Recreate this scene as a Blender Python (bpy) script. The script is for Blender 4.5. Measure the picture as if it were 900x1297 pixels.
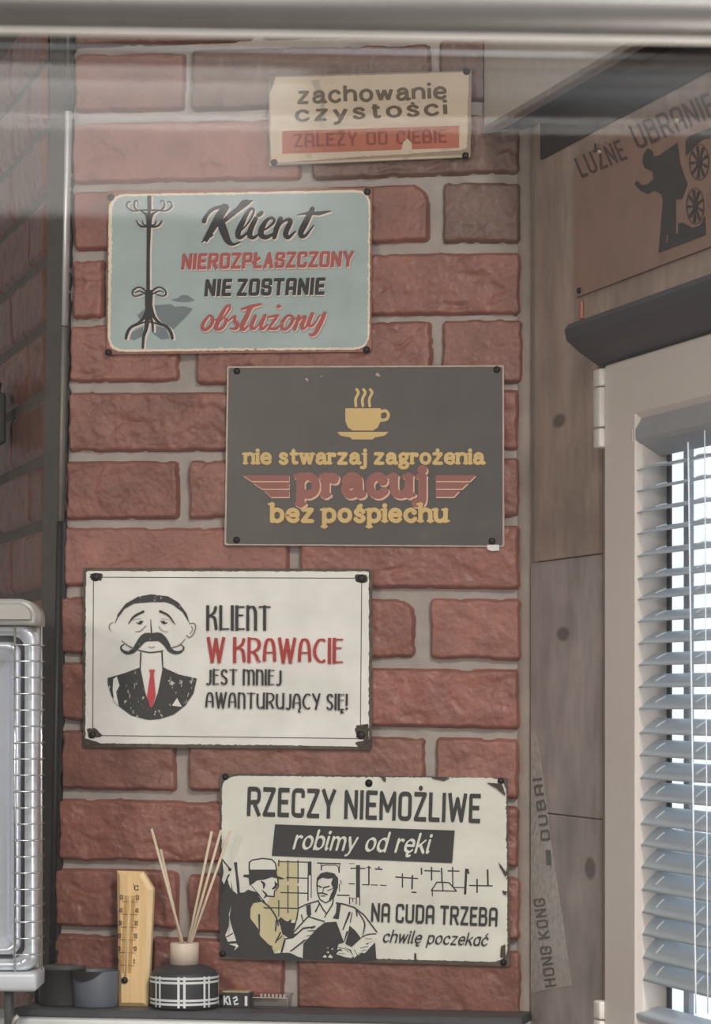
import bpy, bmesh, math, random
from mathutils import Vector, Matrix, noise
random.seed(7)
for o in list(bpy.data.objects): bpy.data.objects.remove(o)
SC = bpy.context.scene
COL = SC.collection
PI = math.pi

# ------------------------------------------------------------------ camera, world, lights, exposure
FPX, CX, HY, EYE = 4000.0, 450.0, 880.0, 1.5       # focal length in pixels, principal column, eye-level row, camera height
cam_d = bpy.data.cameras.new('camera'); cam = bpy.data.objects.new('camera', cam_d); COL.objects.link(cam)
cam.location = (0, 0, EYE); cam.rotation_euler = (PI/2, 0, 0)
cam_d.sensor_fit = 'VERTICAL'; cam_d.sensor_height = 36; cam_d.lens = 36*FPX/1297
cam_d.shift_y = (HY-648.5)/1297
cam_d.clip_start = .05
cam_d.dof.use_dof = True; cam_d.dof.focus_distance = 3.4; cam_d.dof.aperture_fstop = 30
SC.camera = cam
SC.view_settings.view_transform = 'Standard'; SC.view_settings.look = 'None'
SC.view_settings.exposure = 0; SC.view_settings.gamma = 1; SC.view_settings.use_curve_mapping = False

def lin(c): return tuple(((v/255)/12.92 if v/255 <= .04045 else ((v/255+.055)/1.055)**2.4) for v in c)

W = bpy.data.worlds.new('daylight'); SC.world = W; W.use_nodes = True
wn = W.node_tree.nodes; wl = W.node_tree.links; wn.clear()
wo = wn.new('ShaderNodeOutputWorld'); wb = wn.new('ShaderNodeBackground'); wl.new(wb.outputs[0], wo.inputs[0])
tc = wn.new('ShaderNodeTexCoord'); dt = wn.new('ShaderNodeVectorMath'); dt.operation = 'DOT_PRODUCT'
dt.inputs[1].default_value = (.968, .252, .05); wl.new(tc.outputs['Generated'], dt.inputs[0])
rp = wn.new('ShaderNodeValToRGB'); wl.new(dt.outputs['Value'], rp.inputs[0])
rp.color_ramp.elements[0].position = .10; rp.color_ramp.elements[0].color = (.23, .225, .22, 1)
rp.color_ramp.elements[1].position = .30; rp.color_ramp.elements[1].color = (1.45, 1.55, 1.65, 1)   # bright overcast sky on the window side
wl.new(rp.outputs[0], wb.inputs[0]); wb.inputs[1].default_value = 1.0

def area(name, loc, target, sx, sy, power, col=(1, 1, 1)):
    l = bpy.data.lights.new(name, 'AREA'); l.shape = 'RECTANGLE'; l.size = sx; l.size_y = sy; l.energy = power; l.color = col
    o = bpy.data.objects.new(name, l); COL.objects.link(o); o.location = loc
    d = Vector(target)-Vector(loc); o.rotation_euler = d.to_track_quat('-Z', 'Y').to_euler(); return o
area('front_fill_light', (.62, .70, 1.15), (-.15, 3.4, 1.1), .5, .6, 15, (1, .985, .97))  # added fill, low in front, brightens the lower wall against the overhead falloff
area('room_light_overhead', (.58, .80, 2.95), (-.12, 3.4, .55), .36, .45, 8, (1, .985, .965)).data.spread = math.radians(75)  # unseen; spread narrowed so the upper wall stays dimmer
area('veil_light', (-.42, .55, 2.65), (-.42, .55, 1.3), .80, 2.2, 15, (1, .97, .93))  # unseen panel added so its reflection veils the left of the counter glass
area('ceiling_tube_lamp', (.0, .86, 2.62), (.0, .86, 1.3), 1.5, .035, 1.3, (1, .98, .95)).rotation_euler.z += .1
area('room_lamp_left', (-1.45, 1.25, 2.05), (-.30, 3.4, 1.45), .22, .22, 9.0, (1, .92, .82))

# ------------------------------------------------------------------ frames (planes of the place)
C0 = Vector((0, 0, EYE))
class Frame:
    def __init__(s, org, ang): # ang: rotation about z; local x along wall, local -y out of the wall
        s.o = Vector(org); s.a = ang
        s.u = Vector((math.cos(ang), math.sin(ang), 0)); s.n = Vector((math.sin(ang), -math.cos(ang), 0))
    def un(s, px, py, d=0):  # photo pixel -> (along, out, up) on the plane d in front of the frame
        r = Vector(((px-CX)/FPX, 1, (HY-py)/FPX)); t = (d+(s.o-C0).dot(s.n))/r.dot(s.n); p = C0+r*t-s.o
        return (p.dot(s.u), d, p.z)
    def w(s, x, d, z): return s.o+s.u*x+s.n*d+Vector((0, 0, z))
BACK = Frame((0, 3.43, EYE), -math.atan(FPX/20450))
x_, _, z_ = BACK.un(672, HY); RIGHT = Frame(BACK.w(x_, 0, 0), -math.atan2(FPX, 1050))
x_, _, z_ = BACK.un(62, HY); LEFT = Frame(BACK.w(x_, .0, 0), -math.atan2(FPX, 1025))
def wp(px, py, Y): return Vector(((px-CX)/FPX*Y, Y, EYE+(HY-py)/FPX*Y))

# ------------------------------------------------------------------ materials
def new_mat(name):
    m = bpy.data.materials.new(name); m.use_nodes = True; n = m.node_tree.nodes; return m, n, m.node_tree.links, n['Principled BSDF']
def mat(name, rgb, rough=.6, metal=0, var=.12, scale=60, bump=0, bscale=400, spec=.5, gain=1.0, stretch=None, detail=4):
    m, n, l, b = new_mat(name)
    c = [min(.95, v*gain) for v in lin(rgb)]
    b.inputs['Roughness'].default_value = rough; b.inputs['Metallic'].default_value = metal
    b.inputs['Specular IOR Level'].default_value = spec
    t = n.new('ShaderNodeTexCoord'); src = t.outputs['Object']
    if stretch:
        mp = n.new('ShaderNodeMapping'); mp.inputs['Scale'].default_value = stretch; l.new(src, mp.inputs[0]); src = mp.outputs[0]
    nz = n.new('ShaderNodeTexNoise'); nz.inputs['Scale'].default_value = scale; nz.inputs['Detail'].default_value = detail; l.new(src, nz.inputs['Vector'])
    r = n.new('ShaderNodeValToRGB'); r.color_ramp.elements[0].position = .3; r.color_ramp.elements[1].position = .7
    r.color_ramp.elements[0].color = (*[v*(1-var) for v in c], 1); r.color_ramp.elements[1].color = (*[min(.97, v*(1+var)) for v in c], 1)
    l.new(nz.outputs['Fac'], r.inputs[0]); l.new(r.outputs[0], b.inputs['Base Color'])
    if bump:
        n2 = n.new('ShaderNodeTexNoise'); n2.inputs['Scale'].default_value = bscale; n2.inputs['Detail'].default_value = 5; l.new(src, n2.inputs['Vector'])
        bp = n.new('ShaderNodeBump'); bp.inputs['Strength'].default_value = bump; bp.inputs['Distance'].default_value = .002
        l.new(n2.outputs['Fac'], bp.inputs['Height']); l.new(bp.outputs[0], b.inputs['Normal'])
    return m
def worn(name, rgb, rgb2, thr=.6, soft=.03, scale=90, rough=.5, spec=.35, stretch=(1, 1, 1)):
    """ink or enamel in rgb, worn through to rgb2 where a noise is high"""
    m, n, l, b = new_mat(name); b.inputs['Roughness'].default_value = rough; b.inputs['Specular IOR Level'].default_value = spec
    t = n.new('ShaderNodeTexCoord'); mp = n.new('ShaderNodeMapping'); mp.inputs['Scale'].default_value = stretch; l.new(t.outputs['Object'], mp.inputs[0])
    nz = n.new('ShaderNodeTexNoise'); nz.inputs['Scale'].default_value = scale; nz.inputs['Detail'].default_value = 6; nz.inputs['Roughness'].default_value = .65; l.new(mp.outputs[0], nz.inputs['Vector'])
    r = n.new('ShaderNodeValToRGB'); r.color_ramp.elements[0].position = thr; r.color_ramp.elements[1].position = thr+soft
    r.color_ramp.elements[0].color = (*lin(rgb), 1); r.color_ramp.elements[1].color = (*lin(rgb2), 1)
    l.new(nz.outputs['Fac'], r.inputs[0])
    n3 = n.new('ShaderNodeTexNoise'); n3.inputs['Scale'].default_value = 22; n3.inputs['Detail'].default_value = 4; l.new(t.outputs['Object'], n3.inputs['Vector'])
    hs = n.new('ShaderNodeHueSaturation'); l.new(r.outputs[0], hs.inputs['Color'])
    mr = n.new('ShaderNodeMapRange'); mr.inputs['From Min'].default_value = .3; mr.inputs['From Max'].default_value = .7; mr.inputs['To Min'].default_value = .9; mr.inputs['To Max'].default_value = 1.08
    l.new(n3.outputs['Fac'], mr.inputs['Value']); l.new(mr.outputs[0], hs.inputs['Value']); l.new(hs.outputs[0], b.inputs['Base Color'])
    return m

# ------------------------------------------------------------------ object helpers
def tag(o, label=None, cat=None, group=None, kind=None):
    if label: o['label'] = label
    if cat: o['category'] = cat
    if group: o['group'] = group
    if kind: o['kind'] = kind
    return o
def link(name, bm, m, parent=None, smooth=False, loc=None, rz=0):
    me = bpy.data.meshes.new(name); bm.normal_update(); bm.to_mesh(me); bm.free()
    for mm in (m if isinstance(m, (list, tuple)) else [m]): me.materials.append(mm)
    if smooth:
        for p in me.polygons: p.use_smooth = len(p.vertices) < 5
    o = bpy.data.objects.new(name, me); COL.objects.link(o)
    if parent: o.parent = parent
    if loc is not None: o.location = loc
    o.rotation_euler.z += rz
    return o
def empty(name, loc, rz=0, **k):
    o = bpy.data.objects.new(name, None); COL.objects.link(o); o.location = loc; o.rotation_euler = (0, 0, rz); o.empty_display_size = .02
    return tag(o, **k)
def box(bm, x0, x1, y0, y1, z0, z1, bev=0, seg=2, mi=0):
    r = bmesh.ops.create_cube(bm, size=1); vs = r['verts']
    for v in vs: v.co = ((x0+x1)/2+v.co.x*(x1-x0), (y0+y1)/2+v.co.y*(y1-y0), (z0+z1)/2+v.co.z*(z1-z0))
    if bev:
        es = list({e for v in vs for e in v.link_edges})
        bmesh.ops.bevel(bm, geom=es, offset=bev, segments=seg, affect='EDGES', profile=.5)
def tube(bm, pts, r, seg=8, caps=True):
    pts = [Vector(p) for p in pts]; rings = []
    for i, p in enumerate(pts):
        a = pts[max(i-1, 0)]; b = pts[min(i+1, len(pts)-1)]; d = (b-a).normalized()
        q = d.to_track_quat('Z', 'Y'); rr = r[i] if isinstance(r, (list, tuple)) else r
        rings.append([bm.verts.new(p+q@Vector((rr*math.cos(2*PI*k/seg), rr*math.sin(2*PI*k/seg), 0))) for k in range(seg)])
    # keep rings aligned
    for i in range(len(rings)-1):
        A, B = rings[i], rings[i+1]
        off = min(range(seg), key=lambda k: sum((A[j].co-B[(j+k) % seg].co).length for j in range(seg)))
        rings[i+1] = B[off:]+B[:off]
        B = rings[i+1]
        for j in range(seg): bm.faces.new((A[j], A[(j+1) % seg], B[(j+1) % seg], B[j]))
    if caps: bm.faces.new(rings[0][::-1]); bm.faces.new(rings[-1])
def lathe(bm, prof, seg=48, cx=0, cy=0):
    rings = []
    for r, z in prof:
        if r < 1e-6: rings.append([bm.verts.new((cx, cy, z))])
        else: rings.append([bm.verts.new((cx+r*math.cos(2*PI*k/seg), cy+r*math.sin(2*PI*k/seg), z)) for k in range(seg)])
    for A, B in zip(rings, rings[1:]):
        for k in range(seg):
            k2 = (k+1) % seg
            if len(A) == 1 and len(B) == 1: continue
            if len(A) == 1: bm.faces.new((A[0], B[k2], B[k]))
            elif len(B) == 1: bm.faces.new((A[k], A[k2], B[0]))
            else: bm.faces.new((A[k], A[k2], B[k2], B[k]))
def prism(bm, pts, ext):
    """extrude closed 3D polygon by vector ext"""
    ext = Vector(ext); a = [bm.verts.new(p) for p in pts]; b = [bm.verts.new(Vector(p)+ext) for p in pts]; n = len(a)
    bm.faces.new(a); bm.faces.new(b[::-1])
    for i in range(n): bm.faces.new((a[i], b[i], b[(i+1) % n], a[(i+1) % n]))
def fixn(bm): bmesh.ops.recalc_face_normals(bm, faces=bm.faces[:])

# ------------------------------------------------------------------ drawing in the plane: strokes and letters
def smooth_pts(p, closed=False, n=7):
    P = list(p); out = []; L = len(P)
    if L < 3 and not closed: return P
    rng = range(L if closed else L-1)
    for i in rng:
        g = (lambda k: P[k % L]) if closed else (lambda k: P[min(max(k, 0), L-1)])
        p0, p1, p2, p3 = g(i-1), g(i), g(i+1), g(i+2)
        for k in range(n):
            t = k/n
            out.append(tuple(.5*(2*b+(c-a)*t+(2*a-5*b+4*c-d)*t*t+(3*b-a-3*c+d)*t**3) for a, b, c, d in zip(p0, p1, p2, p3)))
    out.append(P[0] if closed else P[-1]); return out
def round_pts(p, flags, r, closed):
    out = []; L = len(p)
    for i in range(L):
        if not flags[i] or (not closed and i in (0, L-1)): out.append(p[i]); continue
        a, b, c = Vector(p[i-1]), Vector(p[i]), Vector(p[(i+1) % L])
        la, lc = (a-b).length, (c-b).length; rr = min(r, la*.5, lc*.5)
        s = b+(a-b)*(rr/la) if la else b; e = b+(c-b)*(rr/lc) if lc else b
        for k in range(6):
            t = k/5; q = s*(1-t)**2+b*2*t*(1-t)+e*t*t; out.append((q.x, q.y))
    if closed: out.append(out[0])
    return out
def stroke(pts, w, cap=True, nib=None):
    """pts [(x,y)], w number or list -> convex polygons; nib=(angle, contrast) thins strokes that run along the nib"""
    out = []; n = len(pts)
    ws = [w]*n if not isinstance(w, (list, tuple)) else list(w)
    for i in range(n-1):
        (x0, y0), (x1, y1) = pts[i], pts[i+1]; dx, dy = x1-x0, y1-y0; L = math.hypot(dx, dy)
        if L < 1e-7: continue
        f = 1
        if nib: f = nib[1]+(1-nib[1])*abs(math.sin(math.atan2(dy, dx)-nib[0]))
        nx, ny = -dy/L/2*f, dx/L/2*f
        a, b = ws[i], ws[i+1]
        out.append([(x0+nx*a, y0+ny*a), (x1+nx*b, y1+ny*b), (x1-nx*b, y1-ny*b), (x0-nx*a, y0-ny*a)])
        for j, end in ((i, False), (i+1, i+1 == n-1)):
            if j in (0, n-1) and not cap: continue
            r = ws[j]/2*f
            if r > 1e-6: out.append([(pts[j][0]+r*math.cos(k*PI/5), pts[j][1]+r*math.sin(k*PI/5)) for k in range(10)])
    return out
def sstroke(pts, w, cap=True, closed=False, n=6):
    """smooth stroke through (x,y) points with widths"""
    ws = w if isinstance(w, (list, tuple)) else [w]*len(pts)
    ws = [ws[min(len(ws)-1, int(i*len(ws)/len(pts)))] if len(ws) != len(pts) else ws[i] for i in range(len(pts))]
    q = smooth_pts([(x, y, v) for (x, y), v in zip(pts, ws)], closed, n)
    return stroke([(a, b) for a, b, _ in q], [max(.01, v) for _, _, v in q], cap)
def disc(x, y, r, ry=None, n=16): return [[(x+r*math.cos(2*PI*k/n), y+(ry or r)*math.sin(2*PI*k/n)) for k in range(n)]]

CAPS = {
 'A': (.52, ["0,0 0,1r 1,1r 1,0", "0,.38 1,.38"]), 'Ą': (.52, ["0,0 0,1r 1,1r 1,0", "0,.38 1,.38", "1,0 .85,-.12 1,-.25 1.1,-.2"]),
 'a': (.5, ["0,0 .5,1 1,0", ".2,.32 .8,.32"]),
 'B': (.52, ["0,0 0,1 .92,1r .92,.54r 0,.54", "0,.54 1,.54r 1,0r 0,0 0,.54"]), 'C': (.5, ["1,.80 1,1r 0,1r 0,0r 1,0r 1,.20"]),
 'D': (.52, ["0,0 0,1 1,1r 1,0r z"]), 'E': (.42, ["1,1 0,1 0,0 1,0", "0,.52 .85,.52"]), 'Ę': (.42, ["1,1 0,1 0,0 1,0", "0,.52 .85,.52", ".9,0 .7,-.12 .8,-.24 1,-.2"]),
 'G': (.5, ["1,.72 1,1r 0,1r 0,0r 1,0r 1,.48 .55,.48"]), 'H': (.52, ["0,0 0,1", "1,0 1,1", "0,.5 1,.5"]), 'I': (0, ["0,0 0,1"]),
 'J': (.36, ["1,1 1,0r 0,0r 0,.22"]), 'K': (.52, ["0,0 0,1", "1,1 .05,.45", ".3,.6 1,0"]), 'L': (.4, ["0,1 0,0 1,0"]),
 'Ł': (.4, ["0,1 0,0 1,0", "-.32,.36 .6,.64"]), 'M': (.68, ["0,0 0,1 .5,.3 1,1 1,0"]), 'N': (.52, ["0,0 0,1 1,0 1,1"]),
 'O': (.52, ["0,0r 0,1r 1,1r 1,0r z"]), 'P': (.5, ["0,0 0,1 1,1r 1,.45r 0,.45"]), 'R': (.52, ["0,0 0,1 1,1r 1,.47r 0,.47", ".5,.47 1,0"]),
 'S': (.5, ["1,.74 1,1r 0,1r 0,.54r 1,.48r 1,0r 0,0r 0,.26"]), 'T': (.52, ["0,1 1,1", ".5,1 .5,0"]), 'U': (.52, ["0,1 0,0r 1,0r 1,1"]),
 'V': (.54, ["0,1 .5,0 1,1"]), 'W': (.8, ["0,1 .22,0 .5,.85 .78,0 1,1"]), 'Y': (.54, ["0,1 .5,.42 1,1", ".5,.42 .5,0"]),
 'Z': (.48, ["0,1 1,1 0,0 1,0"]), 'Ż': (.48, ["0,1 1,1 0,0 1,0", "o.5,1.24"]), 'Ź': (.48, ["0,1 1,1 0,0 1,0", ".4,1.15 .65,1.32"]),
 '!': (0, ["0,1 0,.3", "o0,.05"]), '-': (.4, ["0,.5 1,.5"]), '.': (0, ["o0,0"]),
 '0': (.5, ["0,0r 0,1r 1,1r 1,0r z"]), '1': (.2, ["0,.8 1,1 1,0"]), '2': (.5, ["0,.75 0,1r 1,1r 1,.55 0,0 1,0"]), '3': (.5, ["0,1 1,1r 1,.52r .3,.52", ".3,.52 1,.52r 1,0r 0,0"]),
 '4': (.5, [".8,0 .8,1 0,.3 1,.3"]), '5': (.5, ["1,1 0,1 0,.55 1,.55r 1,0r 0,0"]), '°': (.2, ["0,.75r 0,1r 1,1r 1,.75r z"]),
}
DECO = dict(CAPS); DECO.update({
 'A': (.52, ["~0,0 .06,.55 .22,.9 .5,1 .78,.9 .94,.55 1,0", ".05,.4 .95,.4"]), 'Ą': (.52, ["~0,0 .06,.55 .22,.9 .5,1 .78,.9 .94,.55 1,0", ".05,.4 .95,.4", "~1,0 .85,-.1 .85,-.22 1.1,-.24"]),
 'N': (.44, ["0,0 0,1", "~0,.92 .35,1 .8,.97 1,.7", "1,.75 1,0"]), 'M': (.8, ["0,0 0,1", "~0,.92 .2,1 .4,.96 .5,.7", ".5,.75 .5,0", "~.5,.92 .7,1 .9,.96 1,.7", "1,.75 1,0"]),
 'C': (.5, ["~1,.93 .75,1 .4,.95 .08,.7 0,.5 .08,.25 .4,.05 .75,0 1,.07"]), 'R': (.52, ["0,0 0,1", "~0,1 .6,1 .95,.85 .9,.6 .5,.45 .1,.42", "~.35,.43 .7,.25 .85,.05 1.05,0"]),
 'S': (.42, ["~.95,.85 .75,.98 .4,1 .08,.85 .15,.62 .5,.5 .88,.35 .95,.15 .65,0 .3,0 .0,.12"]), 'U': (.5, ["~0,1 0,.3 .2,.04 .55,0 1,.14", "1,1 1,0"]),
 'J': (.3, ["~1,1 1,.2 .8,.02 .4,-.05 0,.02"]), 'E': (.36, ["0,0 0,1", "0,1 1,1", "0,0 1,0", "0,.62 .8,.62"]), 'Ę': (.36, ["0,0 0,1", "0,1 1,1", "0,0 1,0", "0,.62 .8,.62", "~.8,0 .55,-.12 .6,-.24 1,-.2"]),
 'K': (.48, ["0,0 0,1", "~.95,1 .75,.75 .1,.55", "~.25,.6 .8,.5 .95,.2 1,0"]), 'Y': (.5, ["0,1 .6,.45", "1,1 .45,0"]), 'W': (.75, ["0,1 .25,0", ".25,0 .5,.95", ".5,.95 .72,0", ".72,0 1,1"]),
})
LOW = {
 'a': (.84, ["~.08,.76 .25,.96 .5,1 .72,.86 .76,.6 .76,.12", "~.76,.6 .4,.58 .08,.42 .06,.18 .25,.0 .5,.05 .76,.28", "~.76,.14 .82,.0 .96,.04"]),
 'b': (.82, ["0,1.5 0,0", "~0,.72 .2,.96 .48,1 .76,.8 .82,.5 .76,.2 .48,0 .2,.04 0,.25"]),
 'c': (.78, ["~.76,.78 .6,.97 .38,1 .1,.82 0,.5 .1,.18 .38,0 .6,.03 .8,.2"]),
 'd': (.82, ["~.82,.72 .62,.96 .34,1 .06,.8 0,.5 .06,.2 .34,0 .62,.04 .82,.25", ".82,1.5 .82,0"]),
 'e': (.8, [".03,.52 .8,.52", "~.8,.52 .74,.84 .42,1 .1,.84 0,.5 .1,.16 .42,0 .65,.04 .8,.18"]),
 'g': (.8, ["~.72,.7 .58,.94 .36,1 .1,.86 .06,.66 .2,.42 .42,.38 .64,.48 .72,.7", "~.2,.42 .08,.22 .3,.08 .62,.06 .78,-.12 .7,-.38 .4,-.48 .1,-.42 .02,-.22 .25,.02", ".62,.9 .85,.98"]),
 'h': (.8, ["0,1.5 0,0", "~0,.66 .2,.93 .5,1 .74,.86 .8,.6 .8,0"]), 'i': (.0, ["0,1 0,0", "o0,1.36"]),
 'j': (.2, ["~.2,1 .2,-.2 .1,-.44 -.15,-.46", "o.2,1.36"]), 'k': (.78, ["0,1.5 0,0", ".74,1 .05,.42", ".3,.6 .8,0"]), 'l': (0, ["0,1.5 0,0"]),
 'ł': (.0, ["0,1.5 0,0", "-.25,.6 .25,.9"]), 'm': (1.3, ["0,1 0,0", "~0,.66 .15,.93 .38,1 .58,.88 .64,.6 .64,0", "~.64,.66 .8,.93 1.03,1 1.22,.88 1.3,.6 1.3,0"]),
 'n': (.8, ["0,1 0,0", "~0,.66 .2,.93 .5,1 .74,.86 .8,.6 .8,0"]), 'o': (.84, ["~.42,1 .1,.84 0,.5 .1,.16 .42,0 .74,.16 .84,.5 .74,.84 z"]),
 'p': (.82, ["0,1 0,-.5", "~0,.72 .2,.96 .48,1 .76,.8 .82,.5 .76,.2 .48,0 .2,.04 0,.25"]), 'r': (.5, ["0,1 0,0", "~0,.6 .15,.9 .35,.98 .52,.92"]),
 's': (.68, ["~.64,.8 .48,.97 .2,.98 .05,.78 .2,.58 .5,.44 .66,.24 .5,.02 .2,.0 .02,.18"]), 't': (.55, ["~.22,1.35 .22,.3 .3,.04 .55,.06", "0,1 .55,1"]),
 'u': (.8, ["~0,1 0,.4 .08,.1 .32,0 .6,.08 .8,.34", ".8,1 .8,0"]), 'w': (1.15, ["0,1 .28,0", ".28,0 .58,.95", ".58,.95 .87,0", ".87,0 1.15,1"]),
 'y': (.8, ["0,1 .4,.05", "~.8,1 .42,.0 .25,-.36 .02,-.46"]), 'z': (.74, [".02,1 .72,1 0,0 .74,0"]),
}
for k, b, d in (('ż', 'z', "o.37,1.36"), ('ś', 's', ".27,1.20 .42,1.36"), ('ć', 'c', ".3,1.22 .55,1.5"), ('ę', 'e', "~.5,.0 .36,-.18 .46,-.34 .7,-.3")):
    LOW[k] = (LOW[b][0], LOW[b][1]+[d])
ITAL = dict(LOW); ITAL['a'] = (.82, LOW['d'][1][:1]+[".82,1 .82,.0"]); ITAL['i'] = (.12, ["~0,1 0,.2 .06,0 .2,.08", "o0,1.38"])
ITAL['l'] = (.14, ["~0,1.5 0,.2 .06,0 .22,.1"])
COOP = {}
_sf = {'n': [(0, 0), (.8, 0), (-.05, 1)], 'i': [(0, 0), (-.06, 1)], 'm': [(0, 0), (.64, 0), (1.3, 0)], 'h': [(0, 0), (.8, 0), (-.06, 1.5)], 'r': [(0, 0), (-.05, 1)], 'p': [(0, -.5), (-.06, 1)],
       'u': [(-.06, 1), (.74, 1), (.86, 0)], 'b': [(-.06, 1.5)], 'j': [(.14, 1)], 'w': [(0, 1), (.58, 1), (1.15, 1)], 'z': [], 'k': [(0, 0), (-.06, 1.5)]}
for k, (w, ss) in LOW.items():
    base = {'ż': 'z', 'ś': 's', 'ć': 'c', 'ę': 'e'}.get(k, k); ss = list(ss)
    if base == 'r': ss.append("o.46,.84")
    if base in ('a',): ss.append("o.12,.72")
    if base in ('c',): ss.append("o.7,.74")
    for x, y in _sf.get(base, []): ss.append(f"^{x-.2},{y} {x+.2},{y}")
    COOP[k] = (w, ss)

def glyph_polys(font, ch, th, rnd, cap, nib, serif_th=None):
    w, ss = font[ch]; out = []
    sx = w if font in (CAPS, DECO) else 1.0
    sx0 = sx if sx else 1.0
    for s in ss:
        if s[0] == 'o':
            x, y = map(float, s[1:].split(',')); out += disc(x*sx0, y, th*.58); continue
        sm = s[0] == '~'; sf = s[0] == '^'
        toks = s.lstrip('~^').split(); closed = toks[-1] == 'z'
        if closed: toks = toks[:-1]
        fl = [t.endswith('r') for t in toks]; P = [tuple(map(float, t.rstrip('r').split(','))) for t in toks]; P = [(x*sx0, y) for x, y in P]
        if sf: out += stroke(P, serif_th or th*.55, True); continue
        if sm: P = smooth_pts(P, closed, 5)
        else: P = round_pts(P, fl, rnd, closed)
        if closed and sm is False and P[0] != P[-1]: P.append(P[0])
        if not cap and not closed and font in (CAPS, DECO) and not sm:      # square ends
            (ax, ay), (bx, by) = P[0], P[1]; L = math.hypot(ax-bx, ay-by); P[0] = (ax+(ax-bx)/L*th*.48, ay+(ay-by)/L*th*.48)
            (ax, ay), (bx, by) = P[-1], P[-2]; L = math.hypot(ax-bx, ay-by); P[-1] = (ax+(ax-bx)/L*th*.48, ay+(ay-by)/L*th*.48)
        out += stroke(P, th, cap, nib)
    return out, w
def text(s, font, p0, p1, h, th=.18, gap=.22, space=.45, slant=0, rnd=.22, cap=False, nib=None, mono=None):
    """letters from baseline start p0 to baseline end p1 (photo pixels), height unit h pixels -> polygons in photo pixels"""
    polys = []; x = 0
    for ch in s:
        if ch == ' ': x += space; continue
        g, w = glyph_polys(font, ch, th, rnd, cap, nib)
        g = [[(q[0]+x+th/2, min(max(q[1], th/2 if False else -9), 9)) for q in p] for p in g]
        polys += g; x += w+th+gap
    x -= gap; dx, dy = p1[0]-p0[0], p1[1]-p0[1]; L = math.hypot(dx, dy); kx = L/(x*h)
    ux, uy = dx/L, dy/L; vx, vy = uy, -ux          # up on the page
    # pull stroke centre lines inside the cap box
    def m(q):
        yy = q[1]*(1-th*(.98 if font in (CAPS, DECO) else .5)) + th*(.49 if font in (CAPS, DECO) else .25)
        a = (q[0]+slant*yy/kx)*h*kx; b = yy*h
        return (p0[0]+ux*a+vx*b, p0[1]+uy*a+vy*b)
    return [[m(q) for q in p] for p in polys]
def crop(ox, oy, s): return lambda polys: [[(ox+x/s, oy+y/s) for x, y in p] for p in polys]
def shift(polys, dx, dy): return [[(x+dx, y+dy) for x, y in p] for p in polys]

class Sheet:
    """a flat thing on a frame: everything drawn in photo pixels and laid on its plane"""
    def __init__(s, fr, name, ctr, d, **k):
        s.fr = fr; s.d = d; s.c = fr.un(*ctr, d); s.root = empty(name, fr.w(*s.c), fr.a, **k); s.n = 0
    def loc(s, px, py, e=0):
        x, d, z = s.fr.un(px, py, s.d); return Vector((x-s.c[0], -e, z-s.c[2]))
    def plate(s, name, pts, m, th=.0012, e=0, dome=0, parent=None):
        bm = bmesh.new(); prism(bm, [s.loc(*p, e) for p in pts], (0, th, 0)); fixn(bm); return link(name, bm, m, parent or s.root)
    def ink(s, name, polys, m, e=None, label=None, parent=None, split=False):
        if split:
            for p in polys: o = s.ink(name, [p], m, e)
            return o
        s.n += 1; e = e if e is not None else .0002+.00012*s.n
        bm = bmesh.new()
        for i, p in enumerate(polys):
            vs = [bm.verts.new(s.loc(x, y, e+(i % 64)*1.5e-6)) for x, y in p]
            try: bm.faces.new(vs)
            except ValueError: pass
        for f in bm.faces:
            f.normal_update()
            if f.normal.y > 0: f.normal_flip()
        o = link(name, bm, m, parent or s.root); tag(o, label); return o
    def nails(s, pts, r, m, name='nail'):
        for p in pts:
            bm = bmesh.new(); k = 10
            c = s.loc(*p, 0); rr = r/1170
            prof = [(rr, 0), (rr, .0012), (rr*.75, .0026), (rr*.35, .0032), (0, .0034)]
            lathe(bm, prof, 12); bmesh.ops.rotate(bm, verts=bm.verts[:], cent=(0, 0, 0), matrix=Matrix.Rotation(PI/2, 3, 'X'))
            bmesh.ops.translate(bm, verts=bm.verts[:], vec=c); fixn(bm); link(name, bm, m, s.root, True)
def lerp(a, b, t): return (a[0]+(b[0]-a[0])*t, a[1]+(b[1]-a[1])*t)
def rough_outline(corners, r, jit, step=3.0, seed=0, big=0):
    """quad corners (TL,TR,BR,BL in pixels) -> rounded outline with chipped edge"""
    P = round_pts(corners, [1]*4, r, True)[:-1]; out = []
    for i in range(len(P)):
        a, b = P[i], P[(i+1) % len(P)]; L = math.hypot(b[0]-a[0], b[1]-a[1]); n = max(1, int(L/step))
        for k in range(n): out.append(lerp(a, b, k/n))
    cx = sum(p[0] for p in out)/len(out); cy = sum(p[1] for p in out)/len(out); res = []
    for x, y in out:
        f = noise.noise((x*.35+seed, y*.35, 0))*jit+noise.noise((x*.06+seed*3, y*.06, 5))*big
        L = math.hypot(x-cx, y-cy); res.append((x-(x-cx)/L*abs(f), y-(y-cy)/L*abs(f)))
    return res

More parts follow.
